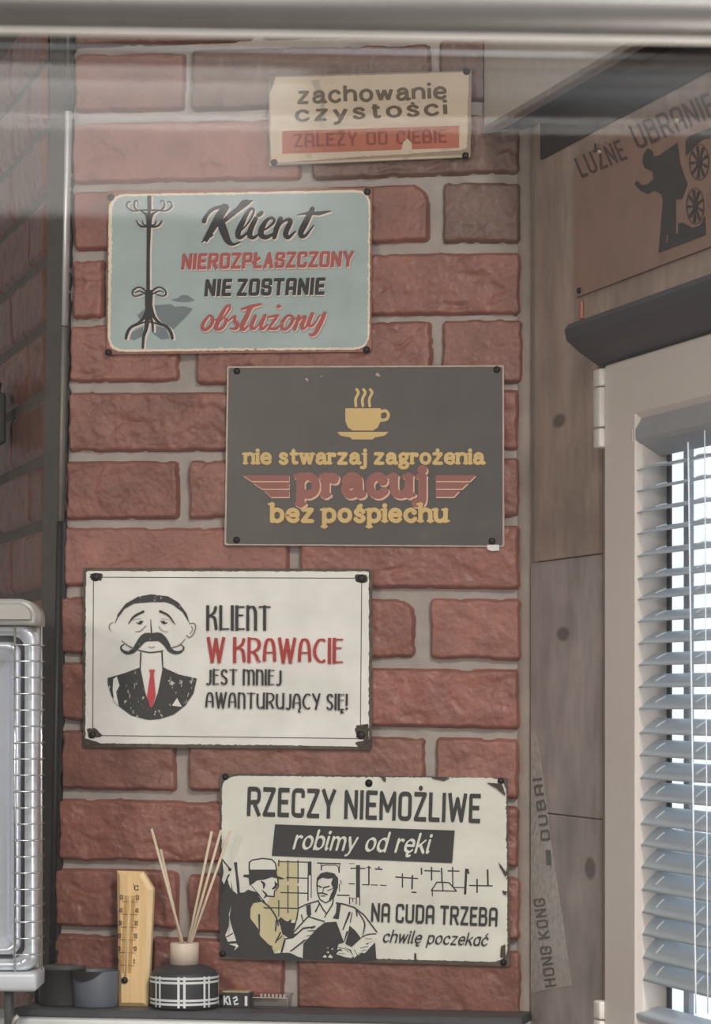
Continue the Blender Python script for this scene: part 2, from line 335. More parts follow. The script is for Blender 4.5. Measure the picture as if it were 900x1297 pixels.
# ------------------------------------------------------------------ brick walls
def brick_material():
    m, n, l, b = new_mat('brick_and_mortar')
    at = n.new('ShaderNodeAttribute'); at.attribute_name = 'tone'
    t = n.new('ShaderNodeTexCoord')
    nz = n.new('ShaderNodeTexNoise'); nz.inputs['Scale'].default_value = 26; nz.inputs['Detail'].default_value = 7; nz.inputs['Roughness'].default_value = .65; l.new(t.outputs['Object'], nz.inputs['Vector'])
    mr = n.new('ShaderNodeMapRange'); mr.inputs['From Min'].default_value = .3; mr.inputs['From Max'].default_value = .72; mr.inputs['To Min'].default_value = .72; mr.inputs['To Max'].default_value = 1.22
    l.new(nz.outputs['Fac'], mr.inputs['Value'])
    hs = n.new('ShaderNodeHueSaturation'); l.new(at.outputs['Color'], hs.inputs['Color']); l.new(mr.outputs[0], hs.inputs['Value']); l.new(hs.outputs[0], b.inputs['Base Color'])
    b.inputs['Roughness'].default_value = .40; b.inputs['Specular IOR Level'].default_value = .5
    n2 = n.new('ShaderNodeTexNoise'); n2.inputs['Scale'].default_value = 240; n2.inputs['Detail'].default_value = 7; l.new(t.outputs['Object'], n2.inputs['Vector'])
    n3 = n.new('ShaderNodeTexVoronoi'); n3.inputs['Scale'].default_value = 130; l.new(t.outputs['Object'], n3.inputs['Vector'])
    ad = n.new('ShaderNodeMath'); ad.operation = 'MULTIPLY_ADD'; ad.inputs[1].default_value = .35; l.new(n3.outputs['Distance'], ad.inputs[0]); l.new(n2.outputs['Fac'], ad.inputs[2])
    bp = n.new('ShaderNodeBump'); bp.inputs['Strength'].default_value = .6; bp.inputs['Distance'].default_value = .0016; l.new(ad.outputs[0], bp.inputs['Height']); l.new(bp.outputs[0], b.inputs['Normal'])
    return m
M_BRICK = brick_material()
M_MORTAR = mat('mortar', (168, 158, 150), .9, var=.1, scale=40, bump=.35, bscale=500, spec=.2)
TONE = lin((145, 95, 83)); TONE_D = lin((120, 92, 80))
def add_brick(V, Fc, T, q, seed, tone, depth=.010, rtr=0, rtl=0, step=.0017):
    """q: TL,TR,BR,BL as (s,z); heightfield brick, out of the wall = -y"""
    TL, TR, BR, BL = [Vector(p) for p in q]; w = ((TR-TL).length+(BR-BL).length)/2; h = ((TL-BL).length+(TR-BR).length)/2
    nx = max(8, int(w/step)); nz = max(8, int(h/step)); base = len(V)
    rnd = random.Random(seed); k1 = rnd.uniform(-.0012, .0012); k2 = rnd.uniform(-.0012, .0012); rough = rnd.uniform(.7, 1.5)
    pad = .0035
    for j in range(nz+1):
        for i in range(nx+1):
            u, v = i/nx, j/nz
            u2 = -pad/w+u*(1+2*pad/w); v2 = -pad/h+v*(1+2*pad/h)
            p = (BL*(1-u2)+BR*u2)*(1-v2)+(TL*(1-u2)+TR*u2)*v2
            dl, dr, db, dtp = u2*w, (1-u2)*w, v2*h, (1-v2)*h
            d = min(dl, dr, db, dtp)
            for rad, ax, az in ((rtr, dr, dtp), (rtl, dl, dtp), (.004, dr, dtp), (.004, dl, dtp), (.004, dl, db), (.004, dr, db)):
                if rad and ax < rad and az < rad: d = min(d, rad-math.hypot(rad-ax, rad-az))
            P = Vector((p.x*1.0, p.y, seed*.731))
            d += noise.noise(P*38)*.0018+noise.noise(P*110)*.0011
            t = min(1, max(0, (d+.0006)/.0028)); s = 1-(1-t)**2.2
            hh = -.0015+(depth+.0015)*s
            n1 = noise.noise(P*30); n2 = noise.noise(P*75+Vector((3, 1, 0))); n3 = noise.noise(P*210)+.6*max(0, abs(noise.noise(P*95))-.25)*3
            ridge = max(0, noise.noise(Vector((P.x*26, P.y*60, P.z))+Vector((0, noise.noise(P*40)*1.2, 0)))-.25)
            hh += s*(n1*.0011+n2*.0009*rough+n3*.0006*rough-ridge*.0042*rough+k1*(u-.5)*2+k2*(v-.5)*2)
            V.append((p.x, -hh, p.y))
            f = 1+.08*n1; T.append((tone[0]*f, tone[1]*f, tone[2]*f, 1))
    for j in range(nz):
        for i in range(nx):
            a = base+j*(nx+1)+i; Fc.append((a, a+1, a+nx+2, a+nx+1))
def brick_wall(name, fr, bricks, mort, mm=None):
    V, Fc, T = [], [], []
    for b in bricks: add_brick(V, Fc, T, *b[:3], **b[3])
    nb = len(Fc)
    s0, s1, z0, z1, st = mort; nx, nz = int((s1-s0)/st), int((z1-z0)/st); base = len(V)
    for j in range(nz+1):
        for i in range(nx+1):
            x, z = s0+(s1-s0)*i/nx, z0+(z1-z0)*j/nz
            y = noise.noise((x*45, z*45, 2))*.0009+noise.noise((x*140, z*140, 4))*.0005
            V.append((x, y, z)); T.append((1, 1, 1, 1))
    for j in range(nz):
        for i in range(nx):
            a = base+j*(nx+1)+i; Fc.append((a, a+1, a+nx+2, a+nx+1))
    # thickness of the wall behind the mortar face
    b0 = len(V)
    for y in (.0015, .10):
        for x, z in ((s0, z0), (s1, z0), (s1, z1), (s0, z1)): V.append((x, y, z)); T.append((1, 1, 1, 1))
    for f in ((0, 3, 2, 1), (4, 5, 6, 7), (0, 1, 5, 4), (1, 2, 6, 5), (2, 3, 7, 6), (3, 0, 4, 7)): Fc.append(tuple(b0+i for i in f))
    me = bpy.data.meshes.new(name); me.from_pydata(V, [], Fc)
    ca = me.color_attributes.new('tone', 'FLOAT_COLOR', 'POINT'); ca.data.foreach_set('color', [c for t in T for c in t])
    me.materials.append(M_BRICK); me.materials.append(mm or M_MORTAR)
    me.polygons.foreach_set('material_index', [0]*nb+[1]*(len(Fc)-nb)); me.polygons.foreach_set('use_smooth', [True]*(len(Fc)-6)+[False]*6)
    me.update()
    o = bpy.data.objects.new(name, me); COL.objects.link(o); o.location = fr.o; o.rotation_euler.z = fr.a; tag(o, kind='structure'); return o

D_B = .010
def pxq(fr, x0, x1, yt0, yt1, yb0, yb1, d=D_B):
    r = []
    for x, y in ((x0, yt0), (x1, yt1), (x1, yb1), (x0, yb0)):
        s, _, z = fr.un(x, y, d); r.append((s, z))
    return r
# rows: top-left y, top-right y, bottom-left y, bottom-right y given at the columns x0 and x1 of each brick
ROWS = [
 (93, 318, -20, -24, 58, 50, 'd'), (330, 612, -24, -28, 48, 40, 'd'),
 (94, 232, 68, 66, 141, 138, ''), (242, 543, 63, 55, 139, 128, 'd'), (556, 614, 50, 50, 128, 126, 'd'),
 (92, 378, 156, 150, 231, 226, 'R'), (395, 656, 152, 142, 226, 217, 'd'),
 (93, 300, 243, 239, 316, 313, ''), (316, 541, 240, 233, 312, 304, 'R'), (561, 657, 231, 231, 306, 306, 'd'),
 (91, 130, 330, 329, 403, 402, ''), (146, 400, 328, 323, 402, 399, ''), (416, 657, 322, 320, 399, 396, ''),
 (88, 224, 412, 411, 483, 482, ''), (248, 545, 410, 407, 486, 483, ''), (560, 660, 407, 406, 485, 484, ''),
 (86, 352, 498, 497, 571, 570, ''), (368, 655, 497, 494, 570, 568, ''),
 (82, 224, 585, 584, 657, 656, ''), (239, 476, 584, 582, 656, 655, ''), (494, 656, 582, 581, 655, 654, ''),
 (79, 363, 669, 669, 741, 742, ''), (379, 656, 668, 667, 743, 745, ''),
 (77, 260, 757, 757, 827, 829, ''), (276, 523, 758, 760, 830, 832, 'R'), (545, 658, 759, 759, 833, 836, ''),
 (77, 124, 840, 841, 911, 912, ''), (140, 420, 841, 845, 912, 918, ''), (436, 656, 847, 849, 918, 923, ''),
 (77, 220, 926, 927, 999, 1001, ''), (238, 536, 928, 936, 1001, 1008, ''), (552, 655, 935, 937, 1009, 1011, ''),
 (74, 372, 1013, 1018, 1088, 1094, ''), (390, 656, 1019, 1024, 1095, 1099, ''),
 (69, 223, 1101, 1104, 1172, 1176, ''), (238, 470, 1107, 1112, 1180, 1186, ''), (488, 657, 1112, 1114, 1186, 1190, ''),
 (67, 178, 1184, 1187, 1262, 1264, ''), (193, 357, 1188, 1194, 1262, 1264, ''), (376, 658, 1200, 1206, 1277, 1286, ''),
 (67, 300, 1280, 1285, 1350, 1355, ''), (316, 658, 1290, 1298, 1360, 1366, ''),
]
bricks = []
for i, (x0, x1, a, b, c, d, f) in enumerate(ROWS):
    k = {}
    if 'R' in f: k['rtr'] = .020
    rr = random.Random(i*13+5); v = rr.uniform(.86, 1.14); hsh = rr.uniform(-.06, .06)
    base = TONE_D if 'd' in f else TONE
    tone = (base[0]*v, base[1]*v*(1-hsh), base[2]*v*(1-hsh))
    k['depth'] = D_B+rr.uniform(-.001, .0018)
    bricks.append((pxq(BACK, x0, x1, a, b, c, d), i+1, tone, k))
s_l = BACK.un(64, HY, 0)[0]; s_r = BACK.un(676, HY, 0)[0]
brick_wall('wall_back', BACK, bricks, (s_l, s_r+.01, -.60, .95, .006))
# left face of the pillar: courses meet the corner at the same heights
lb = []; joints = [-5, 82, 167, 250, 334, 418, 503, 585, 668, 756, 842, 928, 1014, 1100, 1186, 1272, 1358]
Ycorner = (LEFT.o.y)
for j in range(len(joints)-1):
    zt = (HY-joints[j]-4)/FPX*Ycorner; zb = (HY-joints[j+1]+15)/FPX*Ycorner
    x = -.012-(.10 if j % 2 else 0)
    first = True
    while x > -1.1:
        L = .235
        if first and j % 2: x0, x1 = -.105, -.012; first = False; x = -.105-.014
        else: x0, x1 = x-L, x; x = x0-.014; first = False
        rr = random.Random(j*31+int(x*100)); v = rr.uniform(.8, 1.05)
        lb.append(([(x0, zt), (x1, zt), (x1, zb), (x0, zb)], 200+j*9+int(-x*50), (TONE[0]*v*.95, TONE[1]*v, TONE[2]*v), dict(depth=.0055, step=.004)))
brick_wall('wall_left', LEFT, lb, (-1.3, -.002, -.60, .95, .012), mat('shaded_mortar', (112, 102, 94), .9, var=.1, scale=40))  # mortar darkened: shade of the left face put into its colour

M_STEEL = mat('brushed_steel', (226, 224, 220), .42, .6, var=.06, scale=80, stretch=(8, 8, .4))
M_DARKMETAL = mat('dark_metal', (62, 57, 53), .5, .3, var=.15, scale=50)
M_BLACK = mat('black_sealant', (44, 42, 40), .6, 0, var=.3, scale=120, bump=.5, bscale=220)
# corner trim: folded steel angle on a dark backing, black sealant along the bricks
tr = empty('trim_1', BACK.w(BACK.un(75, HY, 0)[0], 0, 0), BACK.a, kind='structure')
def trim_x(py): return 84-(py-150)*.0172
def strip(name, m, dx0, dx1, d0, d1, py0, py1, smooth=False, rnd=False, parent=None, wob=0):
    bm = bmesh.new(); rows = []; N = 2 if not wob else 160; c = BACK.un(75, HY, 0)[0]
    for i in range(N):
        py = py0+(py1-py0)*i/(N-1); ctr = trim_x(py)
        j = wob*noise.noise((py*.045, 1, 3)) if wob else 0; j2 = wob*noise.noise((py*.11, 7, 3)) if wob else 0
        xa = BACK.un(ctr+dx0, py, d1)[0]-c; xb, _, z = BACK.un(ctr+dx1+j+j2, py, d1); xb -= c
        if rnd:
            K = 8; row = [bm.verts.new((xa, -d0, z))]
            row += [bm.verts.new(((xa+xb)/2-(xb-xa)/2*math.cos(PI*k/K), -(d0+(d1-d0)*(.35+.65*math.sin(PI*k/K))), z)) for k in range(K+1)]
            row.append(bm.verts.new((xb, -d0, z)))
        else: row = [bm.verts.new((xa, -d0, z)), bm.verts.new((xa, -d1, z)), bm.verts.new((xb, -d1, z)), bm.verts.new((xb, -d0, z))]
        rows.append(row)
    for A, B in zip(rows, rows[1:]):
        for k in range(len(A)-1): bm.faces.new((A[k], A[k+1], B[k+1], B[k]))
    bm.faces.new(rows[0]); bm.faces.new(rows[-1][::-1]); fixn(bm)
    return link(name, bm, m, parent or tr, smooth)
strip('backing_strip', M_DARKMETAL, -21, -2, .000, .012, -60, 1300)
strip('sealant_bead', M_BLACK, -3, 8, .000, .0085, -60, 1300, wob=3.0)
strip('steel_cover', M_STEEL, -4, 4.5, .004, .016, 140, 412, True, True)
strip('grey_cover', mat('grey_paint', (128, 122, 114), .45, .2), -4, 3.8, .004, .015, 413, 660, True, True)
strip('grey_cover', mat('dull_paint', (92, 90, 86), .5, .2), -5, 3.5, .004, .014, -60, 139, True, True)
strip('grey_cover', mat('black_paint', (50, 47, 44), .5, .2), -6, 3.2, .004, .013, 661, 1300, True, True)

# ------------------------------------------------------------------ right wall: boards, grout, window
def rbox(bm, t0, t1, d0, d1, z0, z1, bev=0): box(bm, t0, t1, -d1, -d0, z0, z1, bev)
def rt(px, d=0): return RIGHT.un(px, HY, d)[0]
def rz_(px, py, d=0): return RIGHT.un(px, py, d)[2]
def wood_material(name, rgb, rgb2, knots=()):
    m, n, l, b = new_mat(name); b.inputs['Roughness'].default_value = .7; b.inputs['Specular IOR Level'].default_value = .3
    t = n.new('ShaderNodeTexCoord'); mp = n.new('ShaderNodeMapping'); mp.inputs['Scale'].default_value = (12, 12, 4.5); l.new(t.outputs['Object'], mp.inputs[0])
    nz = n.new('ShaderNodeTexNoise'); nz.inputs['Scale'].default_value = 3.2; nz.inputs['Detail'].default_value = 7; nz.inputs['Distortion'].default_value = .8; l.new(mp.outputs[0], nz.inputs['Vector'])
    r = n.new('ShaderNodeValToRGB'); r.color_ramp.elements[0].position = .32; r.color_ramp.elements[1].position = .68
    r.color_ramp.elements[0].color = (*lin(rgb2), 1); r.color_ramp.elements[1].color = (*lin(rgb), 1); l.new(nz.outputs['Fac'], r.inputs[0])
    n5 = n.new('ShaderNodeTexNoise'); n5.inputs['Scale'].default_value = 9; n5.inputs['Detail'].default_value = 5; l.new(t.outputs['Object'], n5.inputs['Vector'])
    hs = n.new('ShaderNodeHueSaturation'); l.new(r.outputs[0], hs.inputs['Color']); mr = n.new('ShaderNodeMapRange'); mr.inputs['From Min'].default_value = .3; mr.inputs['From Max'].default_value = .7
    mr.inputs['To Min'].default_value = .72; mr.inputs['To Max'].default_value = 1.15; l.new(n5.outputs['Fac'], mr.inputs['Value']); l.new(mr.outputs[0], hs.inputs['Value'])
    col = hs.outputs[0]
    for (x, z, rx, rz) in knots:
        sb = n.new('ShaderNodeVectorMath'); sb.operation = 'SUBTRACT'; sb.inputs[1].default_value = (x, 0, z); l.new(t.outputs['Object'], sb.inputs[0])
        ml = n.new('ShaderNodeVectorMath'); ml.operation = 'MULTIPLY'; ml.inputs[1].default_value = (1/rx, 0, 1/rz); l.new(sb.outputs[0], ml.inputs[0])
        ln = n.new('ShaderNodeVectorMath'); ln.operation = 'LENGTH'; l.new(ml.outputs[0], ln.inputs[0])
        rr = n.new('ShaderNodeMapRange'); rr.inputs['From Min'].default_value = .7; rr.inputs['From Max'].default_value = 1.15; rr.inputs['To Min'].default_value = .75; rr.inputs['To Max'].default_value = 0; l.new(ln.outputs['Value'], rr.inputs['Value'])
        mx = n.new('ShaderNodeMixRGB'); mx.inputs[2].default_value = (*lin((96, 84, 80)), 1); l.new(rr.outputs[0], mx.inputs[0]); l.new(col, mx.inputs[1]); col = mx.outputs[0]
    l.new(col, b.inputs['Base Color'])
    bp = n.new('ShaderNodeBump'); bp.inputs['Strength'].default_value = .25; bp.inputs['Distance'].default_value = .001; l.new(nz.outputs['Fac'], bp.inputs['Height']); l.new(bp.outputs[0], b.inputs['Normal'])
    return m
def kn(px, py, d, rx, rz): x, _, z = RIGHT.un(px, py, d); return (x, z, rx, rz)
M_WOOD = wood_material('weathered_board', (186, 164, 150), (166, 146, 135), [kn(708, 533, .006, .022, .0075), kn(713, 803, .004, .022, .0078)])
M_WOOD2 = wood_material('grey_board', (190, 177, 172), (172, 160, 156), [kn(747, 1100, .004, .018, .012), kn(713, 803, .004, .022, .0078)])
M_GROUT = mat('grout', (158, 144, 134), .9, var=.1, scale=30, bump=.3, bscale=300, spec=.2)
wr = empty('wall_right', RIGHT.o, RIGHT.a, kind='structure')
tw = rt(764)
ZB, ZT = -.60, .95
bm = bmesh.new(); rbox(bm, -.02, tw+.02, -.040, .0005, ZB, ZT); rbox(bm, tw+.02, 5.0, -.040, .0005, rz_(765, 455), 1.3); rbox(bm, tw+1.031, 5.0, -.040, .0005, -1.4, rz_(765, 455)); rbox(bm, tw+.02, tw+1.031, -.040, .0005, -1.4, -.625); fixn(bm)
link('wall_core', bm, M_GROUT, wr)
z705 = rz_(720, 706, .006); z1030 = rz_(700, 1031, .004)
bm = bmesh.new(); rbox(bm, rt(677, .006), tw, .0005, .0062, z705, ZT, .0008); rbox(bm, tw, 2.0, .0005, .0062, rz_(765, 452), ZT, .0008); fixn(bm); link('board', bm, M_WOOD, wr)
bm = bmesh.new(); rbox(bm, rt(672, .004), tw, .0005, .0042, z1030+.0006, z705-.0008, .0008); fixn(bm); link('board', bm, M_WOOD2, wr)
bm = bmesh.new(); rbox(bm, rt(672, .004), tw, .0005, .0040, ZB, z1030-.0006, .0008); fixn(bm); link('board', bm, M_WOOD2, wr)
# grout strip running up between bricks and boards
bm = bmesh.new(); rows = []
for i in range(90):
    z = ZB+(ZT-ZB)*i/89; w = noise.noise((z*18, 3, 1))*.0025
    x0 = BACK.un(654, HY, .003)[0]+w; x1 = BACK.un(679, HY, .003)[0]
    rows.append([bm.verts.new((x0, .001, z)), bm.verts.new((x0+.002, -.0035, z)), bm.verts.new(((x0+x1)/2, -.0060+w*.3, z)), bm.verts.new((x1, -.004, z)), bm.verts.new((x1, .001, z))])
for A, B in zip(rows, rows[1:]):
    for k in range(4): bm.faces.new((A[k], A[k+1], B[k+1], B[k]))
fixn(bm); o = link('trim_2', bm, M_GROUT, None, True, BACK.o, BACK.a); tag(o, kind='structure')

# bulkhead along the ceiling: pale face, dark moulded underside, parallel to the right wall
M_CEIL = mat('bulkhead_paint', (196, 184, 172), .8, var=.05)
M_DKWOOD = mat('dark_underside', (58, 50, 46), .7, var=.15, scale=20)
s612, _, z165 = BACK.un(613, 166, .012)
pb = RIGHT; relp = BACK.w(s612, .012, 0)-RIGHT.o; t_b, d_b = relp.dot(RIGHT.u), relp.dot(RIGHT.n)
bk = empty('ceiling', RIGHT.o, RIGHT.a, kind='structure')
bm = bmesh.new(); rbox(bm, t_b, 2.2, .0066, d_b, z165+.004, .96); fixn(bm); link('bulkhead_body', bm, M_CEIL, bk)
bm = bmesh.new(); rbox(bm, t_b, 2.2, d_b-.013, d_b-.006, z165-.002, z165+.004, .0008); rbox(bm, t_b, 2.2, d_b-.005, d_b+.002, z165-.003, z165+.004, .0015); fixn(bm); link('edge_moulding', bm, mat('moulding_paint', (140, 128, 118), .6), bk)
bm = bmesh.new(); rbox(bm, t_b, 2.2, .0066, d_b-.013, z165+.001, z165+.004); fixn(bm); link('underside', bm, M_DKWOOD, bk)

zd_ = RIGHT.un(741, 172, .009)[2]; td_ = RIGHT.un(684, 200, .009)[0]
bm = bmesh.new(); rbox(bm, td_, 2.2, .0058, .0095, zd_, z165+.002, .001); fixn(bm); link('dark_board', bm, M_DKWOOD, wr)
# window sash
M_PVC = mat('white_frame', (232, 220, 212), .4, var=.02, spec=.4)
M_GASKET = mat('dark_gasket', (70, 72, 76), .6)
win = empty('window_1', RIGHT.w(tw, 0, 0), RIGHT.a, kind='structure')
def wl_(px, py, d): x, _, z = RIGHT.un(px, py, d); return x-tw, z
DF = .014
x0 = wl_(765, HY, DF)[0]; x1 = wl_(806, HY, DF)[0]; zt = wl_(768, 462, DF)[1]; zti = wl_(812, 529, DF)[1]; X2, X3 = .95, 1.03; zb = -.62; zbi = -.50
bm = bmesh.new()
def framering(bm, xa, xb, za, zb_, ia, ib, iza, izb, dfront, dback, chamfer=.004):
    # outer rect xa..xb, za(top)..zb_(bottom); inner rect ia..ib, iza..izb ; front at dfront, back at dback, mitred
    def ring(x0, x1, z0, z1, d): return [bm.verts.new(p) for p in ((x0, -d, z0), (x1, -d, z0), (x1, -d, z1), (x0, -d, z1))]
    o1 = ring(xa, xb, za, zb_, dback); o2 = ring(xa, xb, za, zb_, dfront-.002); o3 = ring(xa+.002, xb-.002, za-.002, zb_+.002, dfront)
    i1 = ring(ia-chamfer, ib+chamfer, iza+chamfer, izb-chamfer, dfront); i2 = ring(ia, ib, iza, izb, dfront-chamfer); i3 = ring(ia, ib, iza, izb, dback)
    for A, B in ((o1, o2), (o2, o3), (o3, i1), (i1, i2), (i2, i3), (i3, o1)):
        for k in range(4): bm.faces.new((A[k], A[(k+1) % 4], B[(k+1) % 4], B[k]))
framering(bm, x0, X3, zt, zb, x1, X2, zti, zbi, DF, -.019, .006); fixn(bm); link('window_frame', bm, M_PVC, win)
# glazing bead at the end of the reveal, gasket, glass
xg = x1+.0005
bm = bmesh.new(); framering(bm, xg, X2-.0005, zti-.0005, zbi+.0005, xg+.009, X2-.0095, zti-.0095, zbi+.0095, -.0155, -.0185, .0008); fixn(bm); link('gasket', bm, M_GASKET, win)
gm, n, l, b = new_mat('clear_glass'); n.remove(b); out = n['Material Output']
def glass_nodes(n, l, out, tint, base, gain, rough):
    tr_ = n.new('ShaderNodeBsdfTransparent'); tr_.inputs[0].default_value = tint
    gl = n.new('ShaderNodeBsdfGlossy'); gl.inputs['Roughness'].default_value = rough
    lw = n.new('ShaderNodeLayerWeight'); lw.inputs[0].default_value = .5
    pw = n.new('ShaderNodeMath'); pw.operation = 'POWER'; pw.inputs[1].default_value = 5; l.new(lw.outputs['Facing'], pw.inputs[0])
    ma = n.new('ShaderNodeMath'); ma.operation = 'MULTIPLY_ADD'; ma.inputs[1].default_value = gain; ma.inputs[2].default_value = base; l.new(pw.outputs[0], ma.inputs[0])
    mx = n.new('ShaderNodeMixShader'); l.new(ma.outputs[0], mx.inputs[0]); l.new(tr_.outputs[0], mx.inputs[1]); l.new(gl.outputs[0], mx.inputs[2]); l.new(mx.outputs[0], out.inputs[0])
glass_nodes(n, l, out, (.97, .985, 1, 1), .04, .9, .02)
bm = bmesh.new(); rbox(bm, xg+.004, X2-.004, -.0225, -.0190, zbi+.004, zti-.004); fixn(bm); link('glass_pane', bm, gm, win)
xm = wl_(868, HY, -.026)[0]; xm2 = wl_(875, HY, -.026)[0]
bm = bmesh.new(); rbox(bm, xm, xm2, -.029, -.0235, zbi+.002, zti-.002, .001); fixn(bm); link('mullion', bm, mat('mullion_paint', (150, 160, 172), .5), win)
# hinge covers on the left of the frame
for (ya, yb) in ((467, 567), (1268, 1372)):
    bm = bmesh.new(); za, zb2 = wl_(765, ya, .012)[1], wl_(765, yb, .012)[1]
    for a, b_ in ((0, .22), (.235, .74), (.755, 1)): rbox(bm, x0-.020, x0-.0005, .0045, .019, za+(zb2-za)*b_, za+(zb2-za)*a, .002)
    fixn(bm); link('hinge_cover', bm, mat('hinge_white', (235, 228, 220), .35, var=.02), win, True)
# dark pelmet above the window
M_PELM = mat('pelmet_dark', (78, 76, 82), .55, var=.1, scale=12)
pt = rt(764, .007)
prof = [(.0066, .0), (.046, .010), (.0475, .013), (.044, -.006), (.030, -.020), (.0066, -.034)]
zp = RIGHT.un(764, 424, .007)[2]
bm = bmesh.new(); prism(bm, [(pt-.006, -d, zp+zz) for d, zz in ((.0066, .012), (.042, .010), (.0460, .004), (.0440, -.006), (.0300, -.018), (.0066, -.033))], (1.1, 0, 0)); fixn(bm)
o = link('pelmet', bm, M_PELM, None, False, RIGHT.o, RIGHT.a); tag(o, 'dark grey pelmet ledge over the white window, under the brown work-safety plate', 'pelmet')

# venetian blind
M_SLAT = mat('slat_paint', (188, 198, 206), .42, var=.02, spec=.5)
M_CORD = mat('white_cord', (240, 243, 246), .7, var=.03)
tb = rt(818, .0)
bl = empty('venetian_blind', RIGHT.w(tb, 0, RIGHT.un(818, 560, 0)[2]), RIGHT.a, label='pale grey-blue venetian blind with tilted slats hanging in the white window', cat='blind')
zref = RIGHT.un(818, 560, 0)[2]
LEN = .60
TY = [596, 623]+[650, 677, 705, 734, 760, 788, 816, 843, 871, 898, 929, 957]+[986, 1013, 1044, 1071, 1099, 1127.5, 1156, 1184, 1213.6, 1241.6]
def slat_mesh(name='slat'):
    bm = bmesh.new(); wd = .0255; nv = 9
    xs = [0, .001, .0025, .005]; slots = [rt(838, 0)-tb, rt(887, 0)-tb, .40]
    for s in slots: xs += [s-.0028, s+.0028]
    xs += [.1, .2, .3, .5, LEN]; xs = sorted(set(xs)); grid = []
    for x in xs:
        # rounded tip
        row = []
        for j in range(nv):
            v = j/(nv-1)*2-1
            lim = 1 if x >= .005 else math.sqrt(max(.12, 1-((.005-x)/.0052)**2)); vv = v*lim
            row.append(bm.verts.new((x, vv*wd/2, .0022*(1-vv*vv))))
        grid.append(row)
    for i in range(len(xs)-1):
        for j in range(nv-1):
            bm.faces.new((grid[i][j], grid[i+1][j], grid[i+1][j+1], grid[i][j+1]))
    return bm
def rung_mesh(x):
    bm = bmesh.new(); wd = .0255; pts = []
    for v in [-.42+.84*k/8 for k in range(9)]:
        pts.append((x+v*.0035, v*wd/2, .0022*(1-v*v)+.0008))
    tube(bm, pts, .0009, 6); fixn(bm); return bm
first = None
for i, y in enumerate(TY):
    tilt = math.radians(9+44*min(1, max(0, (y-596)/(1230-596)))**.85)
    # front (room) edge lower: rotate about x
    zc = RIGHT.un(806, y, .012)[2]-zref+.0127*math.sin(tilt)
    if first is None:
        first = link('slat', slat_mesh(), M_SLAT, bl, True); o = first
        sol = first.modifiers.new('thickness', 'SOLIDIFY'); sol.thickness = .0007; sol.offset = 0
        rungs = [link('cord_rung', rung_mesh(xx), M_CORD, first, True) for xx in (rt(838, 0)-tb, rt(889, 0)-tb)]
    else:
        o = first.copy(); COL.objects.link(o); o.parent = bl
        for r_ in rungs: c_ = r_.copy(); COL.objects.link(c_); c_.parent = o
    o.location = (0, 0, zc); o.rotation_euler = (tilt, random.uniform(-.004, .004), 0)
# headrail: faceted box with open end
bm = bmesh.new(); zh = RIGHT.un(806, 562, .012)[2]-zref
prism(bm, [(-.0, y, zh+z) for y, z in ((.014, .030), (-.006, .030), (-.0135, .014), (-.0135, .004), (-.010, 0), (.010, -.012), (.014, -.010))], (LEN+.02, 0, 0)); fixn(bm)
link('headrail', bm, mat('headrail_paint', (170, 170, 174), .45, var=.03), bl)
bm = bmesh.new(); prism(bm, [(-.003, y, zh+z) for y, z in ((.015, .031), (-.006, .031), (-.0145, .015), (-.0145, .003), (-.010, -.001), (.010, -.013), (.015, -.011))], (.003, 0, 0)); fixn(bm)
link('end_cap', bm, mat('end_cap', (205, 200, 194), .5, var=.03), bl)
zbot = RIGHT.un(812, 1286, .012)[2]-zref
bm = bmesh.new(); box(bm, .0, LEN, -.013, .013, zbot-.004, zbot+.005, .003); bmesh.ops.rotate(bm, verts=bm.verts[:], cent=(0, 0, zbot), matrix=Matrix.Rotation(.3, 3, 'X')); fixn(bm)
link('bottom_rail', bm, M_SLAT, bl, True)
def cord(pxa, pya, pxb, pyb, d, r, name='lift_cord'):
    a = RIGHT.un(pxa, pya, d); b_ = RIGHT.un(pxb, pyb, d); N = 14; bm = bmesh.new(); pts = []
    for k in range(N+1):
        t = k/N; pts.append((a[0]+(b_[0]-a[0])*t-tb, -d, a[2]+(b_[2]-a[2])*t-zref))
    tube(bm, pts, r, 8); fixn(bm); link(name, bm, M_CORD, bl, True)
cord(871, 560, 881, 1284, .0165, .0008); cord(892, 545, 896, 1284, .0145, .0006)

# ------------------------------------------------------------------ tin signs
M_NAIL = mat('nail_head', (52, 44, 40), .5, .6, var=.3, scale=300)
M_NAILC = mat('nail_bright', (190, 180, 165), .4, .7)
DS = .0148

# sign: keep clean -----------------------------------------------------------
S = Sheet(BACK, 'tin_sign', (468, 210), DS+.002, label='small cream tin sign with a red band, topmost of the signs on the brick wall', cat='sign', group='tin signs on the brick wall')
M_S1 = worn('cream_enamel', (200, 180, 156), (176, 158, 140), .60, .1, 40)
M_S1T = worn('brown_ink', (96, 78, 56), (190, 170, 140), .66, .06, 160)
M_S1R = worn('faded_red_band', (176, 102, 80), (204, 150, 124), .64, .1, 70)
M_S1D = worn('dull_red_ink', (140, 70, 54), (176, 102, 80), .72, .08, 120)
pl = rough_outline([(339.5, 96), (597, 89), (596, 199), (340, 210)], 3, 1.2, 4, 1)
S.plate('panel', pl, mat('old_tin_edge', (150, 130, 110), .6, .2), .0012, 0)
S.ink('enamel_face', [rough_outline([(341, 98), (594, 91), (592, 190), (342, 207)], 6, 2.5, 2.5, 4, 1.5)], M_S1)
k = crop(320, 80, 3)
S.ink('scratch', k([[(222, 66), (250, 62), (268, 120), (275, 190), (268, 246), (256, 246), (258, 160), (236, 100)]]), mat('scuffed_enamel', (172, 154, 134), .6, var=.1))
S.ink('red_band', k([[(112, 258), (784, 238), (784, 322), (112, 345)]]), M_S1R)
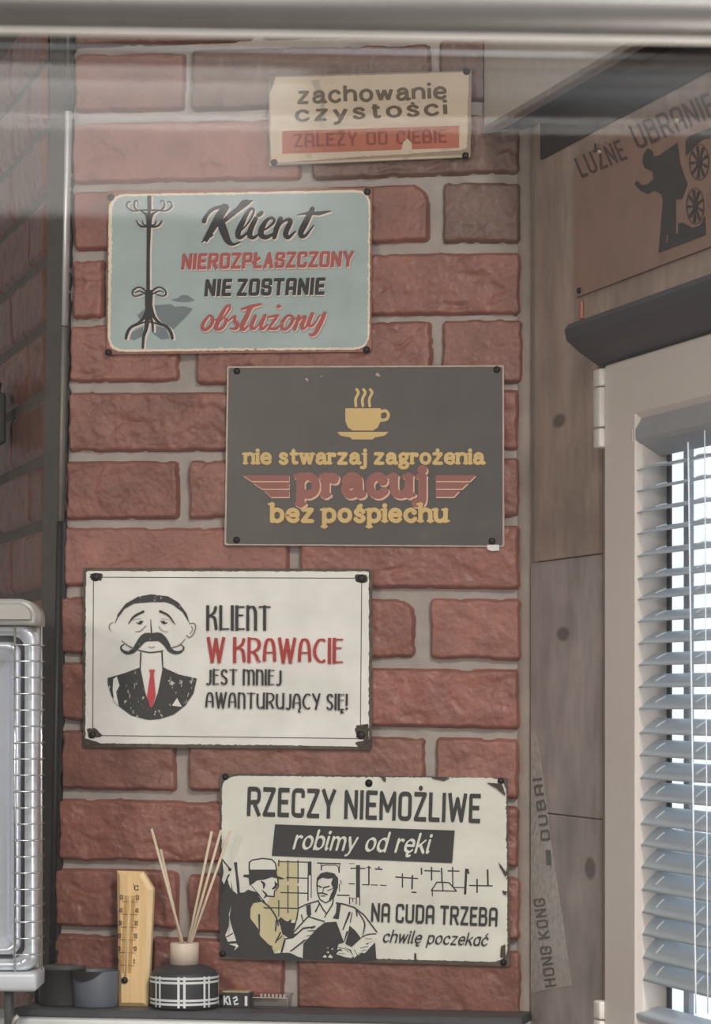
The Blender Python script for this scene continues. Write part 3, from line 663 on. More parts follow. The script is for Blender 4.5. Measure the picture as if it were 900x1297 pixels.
S.ink('lettering', k(text('zachowanie', LOW, (168, 155), (738, 136), 47, .30, .16, cap=False)), M_S1T)
S.ink('lettering', k(text('czystości', LOW, (160, 223), (740, 197), 43, .30, .27, cap=False)), M_S1T)
S.ink('lettering', k(text('ZALEŻY OD CIEBIE', CAPS, (156, 322), (738, 304), 54, .20, .12, .5, rnd=.15)), M_S1D)
S.ink('scratch', k([[(560, 348), (572, 300), (588, 286), (604, 305), (606, 346)], [(440, 350), (460, 338), (470, 348)]]), M_S1, split=True)
S.ink('scratch', k([[(62, 50), (88, 52), (78, 85), (64, 118)], [(60, 290), (66, 295), (66, 330), (60, 330)]]), mat('bare_tin', (120, 110, 98), .5, .3), split=True)
S.nails([k([[(82, 378)]])[0][0]], 4.5, M_NAIL); S.nails([k([[(812, 32)]])[0][0], k([[(808, 352)]])[0][0]], 4.5, M_NAIL)
bm = bmesh.new(); a, b2 = S.loc(341, 208.5, 0), S.loc(595, 197.5, 0); tube(bm, [a, (a+b2)/2, b2], .0016, 8); fixn(bm); link('rolled_edge', bm, M_S1, S.root, True)

# sign: coat stand -----------------------------------------------------------
S = Sheet(BACK, 'tin_sign', (303, 446), DS, label='pale blue tin sign with a black coat stand and brush lettering', cat='sign', group='tin signs on the brick wall')
M_RUST = mat('rusty_tin', (150, 104, 88), .6, .1, var=.25, scale=60)
M_CREAM = worn('cream_border', (232, 214, 190), (190, 160, 130), .62, .05, 90)
M_BLUE = worn('pale_blue_enamel', (164, 178, 174), (190, 192, 182), .70, .05, 30, .4)
M_INK = worn('black_ink', (50, 50, 50), (92, 92, 90), .66, .06, 120)
M_RED2 = worn('red_ink', (172, 88, 84), (196, 122, 112), .64, .08, 120)
M_PALE = mat('pale_outline', (226, 208, 196), .5, var=.05)
M_PINK = mat('pink_outline', (222, 186, 172), .5, var=.05)
S.plate('panel', rough_outline([(136.5, 241), (471, 238), (470, 445.5), (135, 449)], 5, .6, 4, 2), M_RUST)
S.ink('cream_border', [rough_outline([(137.5, 246), (469.5, 240), (468, 443), (136, 446)], 20, 2.2, 2.2, 3, 1)], M_CREAM)
S.ink('blue_field', [rough_outline([(142, 248.5), (467.5, 243), (466, 440.5), (139, 443)], 19, 3.0, 2.2, 9, 1)], M_BLUE)
k = crop(130, 235, 5.895)
grey = [[(385, 895), (510, 885), (540, 905), (600, 900), (675, 918), (640, 965), (530, 1075), (490, 1050), (420, 1010), (380, 950)], [(505, 855), (560, 840), (585, 820), (630, 818), (660, 835), (690, 860), (640, 872), (560, 868)],
        [(205, 1100), (300, 1055), (312, 1120), (235, 1155), (195, 1140)], [(370, 1100), (400, 1050), (470, 1060), (500, 1140), (440, 1150)], [(260, 970), (310, 925), (312, 965), (285, 1005)]]
S.ink('hat_shadow_print', k(grey), worn('grey_blue_print', (118, 128, 130), (140, 150, 148), .62, .1, 80), split=True)
def mir(pts, c=349): return [(2*c-x, y) for x, y in pts]
st = stroke([(349, 105), (347, 300), (342, 500), (341, 790)], [18, 32, 26, 28]); st += disc(350, 92, 17, 18); st += stroke([(350, 110), (350, 185)], 30)
for f in (lambda p: p, mir):
    st += sstroke(f([(349, 186), (290, 186), (230, 190), (192, 170), (180, 145), (195, 122), (214, 126)]), [14, 12, 11, 10, 8, 8, 6])
    st += sstroke(f([(262, 188), (238, 158), (240, 122), (258, 112), (266, 130)]), [12, 10, 8, 8, 6]); st += sstroke(f([(349, 250), (325, 215), (285, 190)]), [36, 22, 8])
    st += sstroke(f([(349, 308), (300, 308), (272, 292), (254, 264)]), [18, 16, 12, 8]); st += sstroke(f([(330, 300), (306, 290), (297, 262)]), [12, 9, 6])
    st += sstroke(f([(335, 800), (300, 768), (262, 762), (228, 785), (226, 812), (250, 828), (300, 812)]), [14, 12, 11, 11, 10, 9, 8]); st += sstroke(f([(330, 815), (280, 790), (240, 800)]), [12, 9, 6])
    st += sstroke(f([(345, 880), (318, 970), (275, 1025), (215, 1058), (187, 1098), (176, 1142)]), [34, 26, 22, 22, 24, 20])
st += [[(318, 780), (378, 780), (372, 900), (318, 905)], [(318, 215), (382, 215), (368, 262), (366, 312), (328, 312), (328, 262)]]
st += sstroke([(340, 940), (328, 1060), (308, 1130), (302, 1212)], [44, 30, 22, 18]); st += sstroke([(352, 960), (374, 1035), (377, 1086)], [30, 18, 14]); st += sstroke([(245, 1048), (340, 1018), (450, 1048)], 12)
S.ink('coat_stand_print', shift(k(st), 2.6, 1.4), M_PALE); S.ink('coat_stand_print', k(st), M_INK)
k = crop(240, 240, 4.5)
kl = sstroke([(84, 182), (98, 150), (138, 112), (215, 92)], [26.4, 22.0, 19.8, 15.4]); kl += stroke([(212, 90), (165, 165), (88, 296)], [44.0, 48.4, 28.6], False); kl += stroke([(338, 68), (270, 120), (188, 188)], [33.0, 30.8, 24.2], False)
kl += [[(300, 62), (368, 62), (310, 105), (270, 100)], [(120, 240), (140, 262), (100, 290), (66, 304)]]
kl += sstroke([(175, 180), (198, 240), (222, 296), (250, 314), (290, 300)], [46.2, 46.2, 35.2, 17.6, 5.5])
kl += sstroke([(356, 108), (332, 132), (302, 190), (278, 246), (284, 274), (312, 264), (342, 232)], [13.2, 22.0, 30.8, 33.0, 26.4, 15.4, 8.8]); kl += sstroke([(356, 108), (368, 124), (345, 178), (300, 232)], [13.2, 13.2, 9.9, 7.7])
kl += sstroke([(378, 168), (352, 222), (344, 262), (362, 276), (388, 262), (410, 238)], [26.4, 30.8, 30.8, 22.0, 13.2, 8.8]); kl += stroke([(394, 148), (412, 134)], 24)
kl += sstroke([(412, 238), (450, 218), (484, 184), (470, 163), (440, 178), (412, 226), (410, 260), (436, 274), (474, 256), (502, 228)], [11.0, 11.0, 15.4, 17.6, 22.0, 33.0, 33.0, 26.4, 15.4, 8.8])
kl += stroke([(520, 168), (496, 225), (484, 274)], [28.6, 30.8, 24.2]); kl += sstroke([(494, 238), (530, 188), (562, 172), (576, 186), (554, 234), (550, 262), (566, 274), (604, 240)], [8.8, 13.2, 22.0, 28.6, 30.8, 30.8, 22.0, 8.8])
kl += sstroke([(702, 112), (662, 190), (636, 244), (642, 268), (668, 258), (708, 205)], [28.6, 35.2, 33.0, 26.4, 15.4, 6.6]); kl += stroke([(618, 144), (680, 136), (740, 137), (804, 124)], [6.6, 17.6, 24.2, 8.8])
S.ink('lettering', shift(k(kl), 1.3, 2.0), M_PALE); S.ink('lettering', k(kl), M_INK)
k = crop(225, 310, 3.83)
t1 = text('NIEROZPŁaSZCZONY', CAPS, (18, 124), (850, 110), 83, .24, .10, slant=.10, rnd=.12)
S.ink('lettering', shift(k(t1), .9, 1.8), M_PINK); S.ink('lettering', k(t1), M_RED2)
t1 = text('NIE ZOSTANIE', CAPS, (130, 255), (712, 247), 90, .25, .11, .28, slant=.10, rnd=.12)
S.ink('lettering', shift(k(t1), .7, 1.5), M_PALE); S.ink('lettering', k(t1), M_INK)
k = crop(240, 370, 4.5)
ob = sstroke([(112, 138), (84, 172), (76, 202), (92, 216), (120, 196), (136, 160), (126, 138)], [14, 20, 22, 18, 18, 18, 14], closed=True); ob += sstroke([(132, 150), (150, 160), (168, 150)], 8)
ob += sstroke([(230, 74), (206, 92), (174, 150), (154, 198), (166, 214), (194, 200), (212, 166), (204, 150), (222, 158)], [14, 18, 24, 26, 18, 16, 16, 10, 6]); ob += sstroke([(230, 74), (232, 92), (212, 126), (178, 168)], [14, 12, 10, 8])
ob += sstroke([(214, 172), (260, 138), (260, 164), (276, 188), (262, 210), (234, 208)], [8, 14, 20, 24, 18, 8])
ob += sstroke([(348, 96), (322, 150), (300, 196), (310, 214), (340, 192)], [22, 26, 26, 18, 8]); ob += stroke([(300, 98), (350, 84), (406, 70)], [12, 20, 14]); ob += [[(330, 84), (372, 82), (352, 110), (326, 110)]]
ob += sstroke([(376, 138), (356, 188), (362, 210), (388, 196), (422, 142)], [20, 22, 18, 10, 8]); ob += sstroke([(432, 134), (410, 188), (418, 210), (448, 186)], [20, 22, 18, 8])
ob += stroke([(448, 144), (505, 134), (452, 210), (495, 210), (520, 190)], [12, 16, 14, 16, 8]); ob += disc(512, 82, 14, 11)
ob += sstroke([(558, 138), (532, 170), (528, 202), (546, 214), (572, 194), (592, 156), (580, 136)], [14, 20, 20, 16, 16, 18, 14], closed=True); ob += sstroke([(588, 146), (602, 154), (618, 146)], 8)
ob += stroke([(626, 138), (602, 212)], [20, 18]); ob += sstroke([(610, 182), (642, 146), (660, 144), (644, 188), (650, 210), (676, 190)], [8, 12, 20, 22, 16, 8])
ob += sstroke([(702, 124), (682, 174), (688, 194), (712, 184), (744, 132)], [20, 22, 18, 10, 8]); ob += sstroke([(772, 122), (748, 180), (722, 228), (700, 248), (686, 238)], [22, 24, 22, 16, 10])
S.ink('lettering', shift(k(ob), 1.2, 1.8), M_PINK); S.ink('lettering', k(ob), M_RED2)
S.nails([(140.5, 250), (465, 243), (464, 443), (137.5, 446.5)], 4.6, M_NAIL)

# sign: work without haste ---------------------------------------------------
S = Sheet(BACK, 'tin_sign', (462, 692), DS, label='dark grey tin sign with a yellow coffee cup and winged red lettering', cat='sign', group='tin signs on the brick wall')
M_DK = worn('charcoal_enamel', (88, 81, 78), (100, 93, 88), .6, .2, 25, .38, .45)
M_YEL = worn('yellow_ink', (216, 184, 124), (196, 164, 112), .66, .06, 120)
M_BRED = worn('brick_red_ink', (156, 102, 92), (140, 94, 86), .66, .06, 120)
M_PCH = mat('peach_outline', (228, 182, 156), .5, var=.05)
M_BRN = mat('brown_outline', (112, 84, 58), .5, var=.05)
M_EDGE = mat('tin_edge', (176, 158, 144), .45, .4, var=.1)
S.plate('panel', rough_outline([(287.5, 464), (638, 462.5), (638.5, 693), (284, 690.5)], 3, .3, 6, 1), M_EDGE)
S.ink('charcoal_field', [rough_outline([(289.5, 465.8), (636, 464.4), (636.3, 691), (286.2, 688.8)], 3, .5, 5, 7)], M_DK)
k = crop(270, 450, 2.3077)
cup = [[(386, 155), (490, 155), (490, 190), (480, 212), (466, 220), (408, 220), (394, 212), (386, 192)], [(362, 224), (512, 224), (500, 235), (472, 240), (466, 246), (406, 246), (400, 240), (372, 235)]]
cup += sstroke([(488, 166), (503, 162), (512, 174), (506, 187), (489, 190)], 9)
for dx in (0, 20, 40): cup += sstroke([(419+dx, 100), (424+dx, 110), (416+dx, 128), (417+dx, 148)], 8)
S.ink('coffee_cup_print', k(cup), M_YEL)
t1 = text('nie stwarzaj zagrożenia', COOP, (308.5, 588), (613.5, 588), 14.5, .36, .07, .60, cap=True)
S.ink('lettering', shift(t1, 1.0, 1.2), M_BRN); S.ink('lettering', t1, M_YEL)
t1 = text('pracuj', COOP, (375, 630), (540, 630), 30, .46, .06, cap=True)
S.ink('lettering', shift(t1, 1.8, 2.0), M_PCH); S.ink('lettering', t1, M_BRED)
t1 = text('bez pośpiechu', COOP, (342, 661.5), (567, 661.5), 17.5, .37, .08, .55, cap=True)
S.ink('lettering', shift(t1, 1.2, 1.4), M_BRN); S.ink('lettering', t1, M_YEL)
ka, kb = crop(300, 560, 5.294), crop(460, 560, 5.294)
wing = [[(40, 222), (352, 222), (352, 262), (98, 262)], [(108, 272), (352, 272), (352, 313), (168, 313)], [(182, 325), (352, 325), (352, 368), (232, 368)]]
wing2 = [[(485, 222), (756, 222), (716, 262), (485, 262)], [(485, 272), (706, 272), (662, 313), (485, 313)], [(485, 325), (648, 325), (606, 368), (485, 368)]]
for wg_ in (ka(wing), kb(wing2)):
    S.ink('wing_print', shift(wg_, .7, 1.6), M_PCH); S.ink('wing_print', wg_, M_BRED)
S.ink('chip', crop(270, 450, 2.3077)([[(268, 70), (276, 66), (278, 78)], [(474, 58), (480, 50), (490, 62), (482, 62)], [(314, 60), (318, 60), (318, 66)]]), M_EDGE, split=True)
S.ink('torn_label', [[(617, 690.2), (632, 690), (632.5, 697.5), (622, 698), (617, 695.5)]], mat('white_label', (226, 220, 214), .4, var=.05))
S.nails([(300, 470), (629, 468), (299.5, 684), (623, 685.5)], 4.4, M_NAIL)

# sign: client in a tie ------------------------------------------------------
S = Sheet(BACK, 'tin_sign', (288, 948), DS, label='white tin sign with a moustached man in a suit and red tie', cat='sign', group='tin signs on the brick wall')
M_WHITE = worn('white_enamel', (236, 231, 223), (220, 215, 206), .66, .2, 12, .32, .5)
M_DKED = mat('dark_rust_edge', (92, 82, 70), .6, .2, var=.35, scale=120)
M_INK4 = worn('worn_black_ink', (66, 64, 62), (200, 196, 186), .60, .04, 130, .5, .35, (1.3, 1, .8))
M_INKT = worn('letter_black_ink', (56, 54, 52), (170, 166, 158), .68, .05, 140)
M_REDT = worn('letter_red_ink', (176, 62, 58), (214, 160, 150), .66, .05, 140)
M_TIE = mat('tie_red_ink', (196, 66, 72), .5, var=.08)
M_LINE = mat('grey_line', (120, 118, 112), .6)
S.plate('panel', rough_outline([(105.5, 719), (471, 720.5), (471, 949.5), (105, 946)], 3, .6, 4, 3), M_DKED)
S.ink('white_field', [rough_outline([(108.5, 723), (467.5, 723.5), (467.5, 946), (107.5, 941.5)], 4, 2.4, 3, 5)], M_WHITE)
k = crop(90, 700, 2.25)
S.ink('border_line', k(stroke([(64, 70), (828, 73), (824, 530), (62, 521), (64, 70)], 2.6)), mat('border_ink', (92, 88, 84), .6))
S.ink('rust_patch', k([rough_outline([(52, 58), (92, 58), (90, 82), (54, 80)], 10, 5, 2, 2), rough_outline([(806, 60), (846, 62), (846, 88), (808, 84)], 12, 5, 2, 3), rough_outline([(44, 500), (72, 498), (92, 524), (50, 532)], 8, 6, 2, 4),
     rough_outline([(806, 492), (850, 486), (850, 540), (812, 532)], 12, 8, 2, 8), rough_outline([(36, 528), (70, 536), (96, 548), (36, 552)], 4, 5, 2, 5), rough_outline([(806, 540), (858, 530), (858, 558), (820, 558)], 6, 6, 2, 6)]), mat('rust_patch', (70, 58, 48), .7, var=.5, scale=200), split=True)
k = crop(120, 740, 6)
suit = [[(350, 630), (230, 675), (100, 712), (102, 765), (130, 850), (190, 930), (280, 998), (400, 1030), (430, 1031), (421, 935), (385, 820), (352, 650)], [(520, 630), (640, 685), (778, 716), (752, 830), (692, 920), (602, 990), (500, 1024), (430, 1031), (421, 935), (440, 935), (480, 830)]]
S.ink('suit_print', k(suit), M_INK4, split=True)
hair = [[(153, 305), (175, 230), (235, 150), (330, 95), (430, 76), (430, 136), (300, 146), (230, 186), (185, 246)], [(430, 76), (560, 92), (640, 140), (700, 222), (727, 310), (712, 280), (670, 212), (590, 152), (540, 136), (430, 136)]]
S.ink('hair_print', k(hair), M_INK4, split=True)
mo = []
for pts in ([(440, 402), (385, 405), (338, 452), (298, 503), (248, 520), (210, 500), (204, 472), (228, 455)], [(440, 402), (497, 402), (545, 450), (575, 500), (620, 520), (664, 508), (678, 480), (655, 457)]):
    mo += sstroke(pts, [62, 64, 46, 34, 26, 16, 11, 5])
S.ink('moustache_print', k(mo), M_INK4)
fc = sstroke([(258, 300), (300, 246), (372, 208)], [5, 15, 18])+sstroke([(500, 206), (562, 238), (613, 304)], [18, 15, 5])
fc += sstroke([(322, 292), (346, 299), (370, 280)], [6, 12, 6])+disc(352, 289, 12, 12)+sstroke([(504, 278), (528, 298), (552, 292)], [6, 12, 6])+disc(526, 289, 12, 12)
fc += stroke([(428, 268), (433, 366)], [5, 9])+sstroke([(335, 500), (390, 514), (440, 518), (520, 506)], 9)+stroke([(353, 516), (348, 640)], [10, 8])+stroke([(513, 516), (520, 640)], [10, 8])
S.ink('face_print', k(fc), M_INKT)
gl = sstroke([(205, 425), (250, 462), (300, 488)], [4, 8, 8])+sstroke([(690, 415), (645, 462), (590, 482)], [4, 8, 8])+sstroke([(146, 292), (120, 300), (113, 330), (130, 358)], [4, 6, 6, 3])
gl += sstroke([(725, 300), (755, 296), (770, 322), (754, 376), (722, 404), (700, 388)], 7)+sstroke([(735, 318), (746, 342), (728, 376)], 5)+sstroke([(310, 360), (352, 354), (390, 318)], 5)+sstroke([(490, 320), (516, 354), (560, 362)], 5)+sstroke([(412, 474), (436, 482), (458, 474)], 5)
gl += sstroke([(262, 300), (290, 270), (350, 262)], 3)+sstroke([(510, 262), (560, 270), (606, 296)], 3)
S.ink('face_print', k(gl), M_LINE)
S.ink('tie_print', k([[(416, 648), (460, 648), (452, 682), (426, 682)], [(426, 680), (452, 680), (466, 850), (440, 936), (424, 936), (401, 850)]]), M_TIE, split=True)
S.ink('pocket_square_print', k([[(590, 922), (628, 864), (666, 932)], [(145, 720), (172, 700), (192, 770), (166, 820), (186, 925), (150, 890), (140, 800)]]), M_WHITE, split=True)
k = crop(250, 755, 4.5)
nib = (0, .42)
S.ink('lettering', k(text('KLIENT', DECO, (53, 200), (420, 200), 150, .17, .09, nib=nib)), M_INKT)
S.ink('lettering', k(text('W KRAWACIE', DECO, (56, 383), (832, 388), 152, .16, .08, .32, nib=nib)), M_REDT)
S.ink('lettering', k(text('JEST MNIEJ', DECO, (50, 508), (482, 512), 96, .17, .09, .32, nib=nib)), M_INKT)
S.ink('lettering', k(text('AWANTURUJĄCY SIĘ!', DECO, (48, 641), (858, 653), 98, .16, .09, .36, nib=nib)), M_INKT)
S.nails([(121.5, 731), (457.5, 733), (457, 931)], 5.5, M_NAIL); S.nails([(117, 931)], 4.5, M_NAIL)

# sign: impossible things ----------------------------------------------------
S = Sheet(BACK, 'tin_sign', (462, 1222), DS, label='cream tin sign with two workmen in black ink, lowest of the signs', cat='sign', group='tin signs on the brick wall')
M_S5 = worn('aged_cream_enamel', (228, 225, 212), (210, 204, 180), .6, .25, 10, .35, .45)
M_S5K = worn('grey_black_ink', (66, 64, 64), (120, 118, 112), .70, .05, 90)
M_TAN = worn('tan_print', (206, 194, 154), (190, 176, 138), .6, .15, 30)
S.plate('panel', rough_outline([(278, 979), (642, 985), (646, 1224), (278, 1214.5)], 3, .6, 4, 5), mat('dark_tin', (96, 84, 76), .5, .3, var=.2))
k = crop(260, 960, 2.25)
S.ink('cream_field', k([rough_outline([(46, 50), (858, 56), (862, 583), (46, 562)], 46, 5, 4, 3, 4)]), M_S5)
kA, kB, kC = crop(275, 1080, 7.5), crop(370, 1080, 7.5), crop(440, 1080, 4.286)
S.ink('tan_print', kA([[(572, 82), (770, 90), (768, 640), (640, 640), (575, 660), (470, 480), (560, 330)]]), M_TAN)
lines = []
for y, x0_, x1_ in ((86, 580, 862), (238, 655, 862), (380, 602, 860), (524, 445, 770)): lines += stroke([(x0_, y-2), (x1_, y+5)], 11, False)
for x, y0_, y1_ in ((585, 65, 130), (585, 450, 605), (672, 70, 270), (672, 310, 575), (768, 70, 290), (768, 315, 520)): lines += stroke([(x, y0_), (x, y1_)], 11, False)
bars = stroke([(878, 84), (878, 215)], 36, False)+stroke([(864, 210), (862, 460)], 12, False)+stroke([(894, 215), (893, 430)], 8, False)
lB = stroke([(625, 118), (625, 425)], 38, False)+stroke([(610, 420), (608, 490)], 9, False)+stroke([(640, 420), (642, 500)], 9, False)+stroke([(545, 420), (545, 490)], 11, False)+stroke([(575, 430), (575, 470)], 8, False)+stroke([(545, 432), (600, 436)], 8, False)
lB += stroke([(240, 98), (455, 104)], 12)+sstroke([(276, 162), (288, 122), (360, 118), (430, 126), (446, 186)], [14, 9, 9, 9, 14])+stroke([(275, 100), (276, 160)], 9)+stroke([(450, 104), (447, 180)], 9)
lB += stroke([(558, 148), (688, 150)], 12)+stroke([(728, 130), (728, 302)], 14)+stroke([(708, 140), (748, 142)], 10)+stroke([(790, 155), (852, 158)], 13)+disc(824, 140, 9)+stroke([(540, 294), (590, 296)], 10)+stroke([(668, 303), (728, 306)], 10)+stroke([(750, 305), (808, 308)], 9)+stroke([(838, 308), (892, 312)], 9)+stroke([(430, 404), (540, 406)], 12)+stroke([(462, 262), (466, 300)], 7)+stroke([(448, 300), (450, 366)], 9)+stroke([(540, 104), (592, 104)], 6)
lC = []
for pts, w in (([(262, 132), (380, 140)], 7), ([(298, 115), (298, 188)], 7), ([(352, 125), (350, 195)], 9), ([(350, 214), (372, 216)], 8), ([(401, 85), (402, 116)], 8), ([(418, 97), (500, 100)], 7), ([(456, 80), (456, 148)], 8), ([(510, 85), (513, 160)], 8),
               ([(485, 160), (550, 162), (592, 209), (455, 206), (485, 160)], 7), ([(515, 160), (518, 208)], 7), ([(570, 80), (571, 182)], 7), ([(545, 98), (605, 100)], 7), ([(644, 92), (638, 222)], 13), ([(575, 188), (640, 190)], 6), ([(662, 178), (785, 180)], 7), ([(703, 145), (703, 215)], 8), ([(760, 95), (762, 178)], 10), ([(460, 205), (460, 235)], 6), ([(652, 92), (656, 112)], 10)): lC += stroke(pts, w)
S.ink('workshop_print', kA(lines+bars)+kB(lB)+kC(lC), M_S5K)
vest = [[(48, 62), (62, 190), (45, 262), (66, 300), (100, 215), (118, 200), (150, 360), (190, 392), (215, 378), (255, 378), (292, 352), (365, 372), (428, 462), (400, 472), (345, 482), (318, 532), (315, 622), (390, 722), (410, 792), (520, 902), (545, 956), (620, 950), (690, 950), (800, 1000), (830, 1036), (640, 1026), (42, 985), (25, 700), (22, 300)],
        [(158, 92), (190, 90), (196, 190), (210, 280), (216, 380), (192, 388), (176, 210)]]
S.ink('workman_print', kA(vest), M_S5K)
S.ink('shirt_print', kA([[(345, 480), (400, 470), (440, 475), (495, 520), (548, 590), (578, 680), (622, 735), (652, 820), (622, 900), (548, 950), (520, 900), (410, 790), (390, 720), (315, 620), (318, 530)]]), M_TAN)
face = [[(310, 300), (360, 262), (450, 250), (548, 240), (585, 300), (556, 360), (545, 415), (470, 412), (452, 465), (370, 372), (295, 352)], [(310, 165), (308, 92), (335, 70), (430, 56), (520, 66), (552, 100), (562, 165)],
        [(135, 500), (112, 590), (128, 655), (78, 785), (102, 845), (182, 838), (138, 700), (116, 615)], [(110, 868), (185, 862), (205, 888), (160, 930), (180, 890)], [(100, 250), (128, 200), (136, 350), (112, 300)],
        [(700, 940), (830, 830), (900, 800), (900, 710), (820, 718), (720, 800), (655, 825), (640, 925)]]
S.ink('skin_and_paper_print', kA(face), M_S5)
mk = stroke([(306, 170), (306, 92), (335, 70), (430, 54), (520, 64), (554, 100), (566, 170)], 13)
mk += [[(303, 160), (562, 160), (574, 222), (648, 246), (600, 252), (520, 232), (450, 256), (380, 264), (335, 300), (308, 312), (300, 238), (250, 230), (250, 208), (303, 206)], [(545, 265), (578, 300), (562, 338), (528, 352), (520, 340), (548, 312)]]
mk += sstroke([(418, 270), (446, 298), (442, 336)], [10, 26, 12])+stroke([(578, 250), (582, 322), (560, 352), (546, 362), (542, 416), (470, 410)], 12)+sstroke([(424, 355), (466, 398), (444, 432)], [6, 20, 8])+stroke([(296, 356), (372, 378), (455, 468)], 9)+stroke([(322, 308), (400, 398), (442, 462)], 7)+stroke([(340, 330), (358, 350)], 8)
mk += sstroke([(428, 460), (500, 520), (560, 610), (582, 690)], 15)+stroke([(400, 592), (402, 752)], [20, 12])+stroke([(562, 640), (556, 742)], 13)+stroke([(556, 852), (602, 760)], 14)+stroke([(575, 830), (620, 790)], 10)+stroke([(612, 944), (642, 836)], 18)+stroke([(498, 882), (526, 890)], 10)+stroke([(446, 522), (500, 526)], 12)
mk += [[(580, 640), (606, 612), (640, 640), (670, 652), (706, 628), (704, 668), (738, 664), (728, 770), (785, 762), (690, 818), (620, 772), (602, 700)]]
mk += stroke([(640, 820), (720, 806), (822, 716), (905, 706)], 14)+stroke([(700, 934), (832, 832)], 14)+stroke([(90, 800), (150, 765)], 10)+stroke([(120, 855), (190, 850)], 8)+stroke([(48, 62), (128, 160)], 12)+disc(122, 158, 16)
S.ink('workman_print', kA(mk), M_S5K)
mB = [[(310, 662), (420, 655), (456, 750), (492, 852), (440, 868), (428, 922), (500, 900), (565, 925), (650, 985), (782, 1020), (560, 1032), (100, 1006), (108, 862), (172, 792), (235, 720)], [(545, 690), (600, 740), (655, 812), (565, 895), (505, 865), (530, 770)], [(788, 850), (800, 1015), (640, 1010), (640, 960), (705, 935)],
      [(135, 500), (176, 490), (182, 590), (165, 606), (140, 590)], [(425, 474), (466, 480), (442, 632), (385, 622), (415, 570)],
      [(230, 310), (235, 240), (270, 196), (330, 181), (400, 196), (437, 240), (436, 330), (418, 372), (395, 350), (370, 290), (388, 240), (340, 246), (285, 236), (248, 262), (240, 310)], [(392, 345), (372, 385), (348, 450), (395, 440), (422, 372)]]
mB += stroke([(236, 290), (240, 372), (262, 442), (318, 476), (366, 452), (402, 380)], 11)+stroke([(240, 310), (278, 326)], 13)+stroke([(298, 332), (352, 318)], 13)+stroke([(302, 330), (290, 376)], 8)+stroke([(252, 384), (290, 382), (332, 398)], 13)+stroke([(276, 412), (312, 410)], 8)+stroke([(335, 360), (385, 340)], 7)
mB += stroke([(250, 462), (300, 545), (328, 578), (378, 500), (392, 450)], 12)+stroke([(222, 560), (258, 488)], 13)+stroke([(330, 572), (310, 612)], 10)+stroke([(250, 455), (130, 492), (60, 526), (46, 620), (18, 722)], 12)+stroke([(420, 476), (500, 490), (592, 520), (684, 592), (804, 752)], 13)
mB += stroke([(0, 772), (152, 606), (305, 652)], 12)+stroke([(12, 800), (100, 722), (212, 702)], 13)+stroke([(182, 716), (215, 700)], 16)+stroke([(150, 742), (232, 740)], 8)+stroke([(142, 792), (200, 780)], 8)+stroke([(110, 832), (160, 824)], 8)+stroke([(88, 590), (104, 650)], 10)
mB += stroke([(482, 732), (545, 570)], [10, 22])+stroke([(496, 842), (522, 752)], [8, 18])+stroke([(552, 660), (570, 570)], 9)+sstroke([(600, 530), (672, 630), (690, 690), (672, 782)], [8, 12, 14, 8])+stroke([(610, 550), (616, 600)], 12)+sstroke([(662, 802), (720, 775), (795, 770)], 10)+stroke([(700, 832), (790, 822)], 9)+stroke([(640, 892), (720, 862)], 9)
S.ink('workman_print', kB(mB), M_S5K)
hn = [[(432, 884), (470, 866), (505, 905), (545, 930), (580, 985), (560, 1000), (500, 990), (420, 962), (440, 935), (480, 930)], [(560, 930), (640, 870), (700, 800), (795, 800), (790, 830), (700, 862), (735, 905), (690, 955), (650, 945), (590, 1000)],
      [(290, 990), (310, 970), (330, 985), (320, 998)], [(340, 992), (362, 965), (388, 992), (370, 1000)], [(325, 945), (348, 935), (350, 955)], [(330, 905), (345, 898), (342, 912)], [(370, 915), (390, 905), (388, 925)], [(50, 985), (108, 1000), (60, 950), (10, 935), (0, 955)]]
S.ink('hand_print', kB(hn), M_S5)
S.ink('hand_print', kB(stroke([(445, 900), (500, 912), (540, 945)], 6)+stroke([(440, 955), (500, 960)], 6)+stroke([(590, 920), (625, 985)], 6)+stroke([(650, 905), (720, 890)], 7)+stroke([(660, 935), (700, 920)], 6)+stroke([(700, 815), (760, 818)], 6)), M_S5K)
k = crop(300, 980, 2.8125)
S.ink('lettering', k(text('RZECZY NIEMOŻLIWE', CAPS, (36, 152), (866, 178), 108, .18, .12, .34, slant=.0, rnd=.2)), M_S5K)
S.ink('dark_band', k([[(137, 180), (776, 202), (767, 318), (125, 292)]]), M_S5K)
S.ink('lettering', k(text('robimy od ręki', ITAL, (198, 268), (684, 284), 50, .27, .12, .75, slant=.24, cap=True, nib=(.6, .5))), M_S5)
k = crop(460, 1130, 4.737)
S.ink('lettering', k(text('NA CUDA TRZEBA', CAPS, (47, 179), (804, 208), 118, .18, .12, .34, rnd=.2)), M_S5K)
S.ink('lettering', k(text('chwilę poczekać', ITAL, (112, 300), (742, 323), 54, .26, .12, .75, slant=.24, cap=True, nib=(.6, .5))), M_S5K)
k = crop(260, 960, 2.25)
S.ink('chip', k([rough_outline([(500, 50), (516, 56), (514, 70), (504, 62)], 3, 2, 2, 1), rough_outline([(640, 52), (700, 56), (680, 66), (650, 60)], 3, 3, 2, 2), rough_outline([(835, 295), (862, 330), (856, 340), (840, 312)], 3, 3, 2, 5), rough_outline([(846, 376), (862, 380), (858, 392), (848, 388)], 3, 3, 2, 6),
      rough_outline([(800, 70), (846, 72), (858, 110), (830, 88)], 6, 5, 2, 9), rough_outline([(842, 535), (856, 530), (856, 570), (840, 568)], 3, 4, 2, 4), [(596, 556), (602, 556), (603, 580), (597, 580)]]), mat('rust_chip', (76, 64, 54), .7, var=.4, scale=300), split=True)
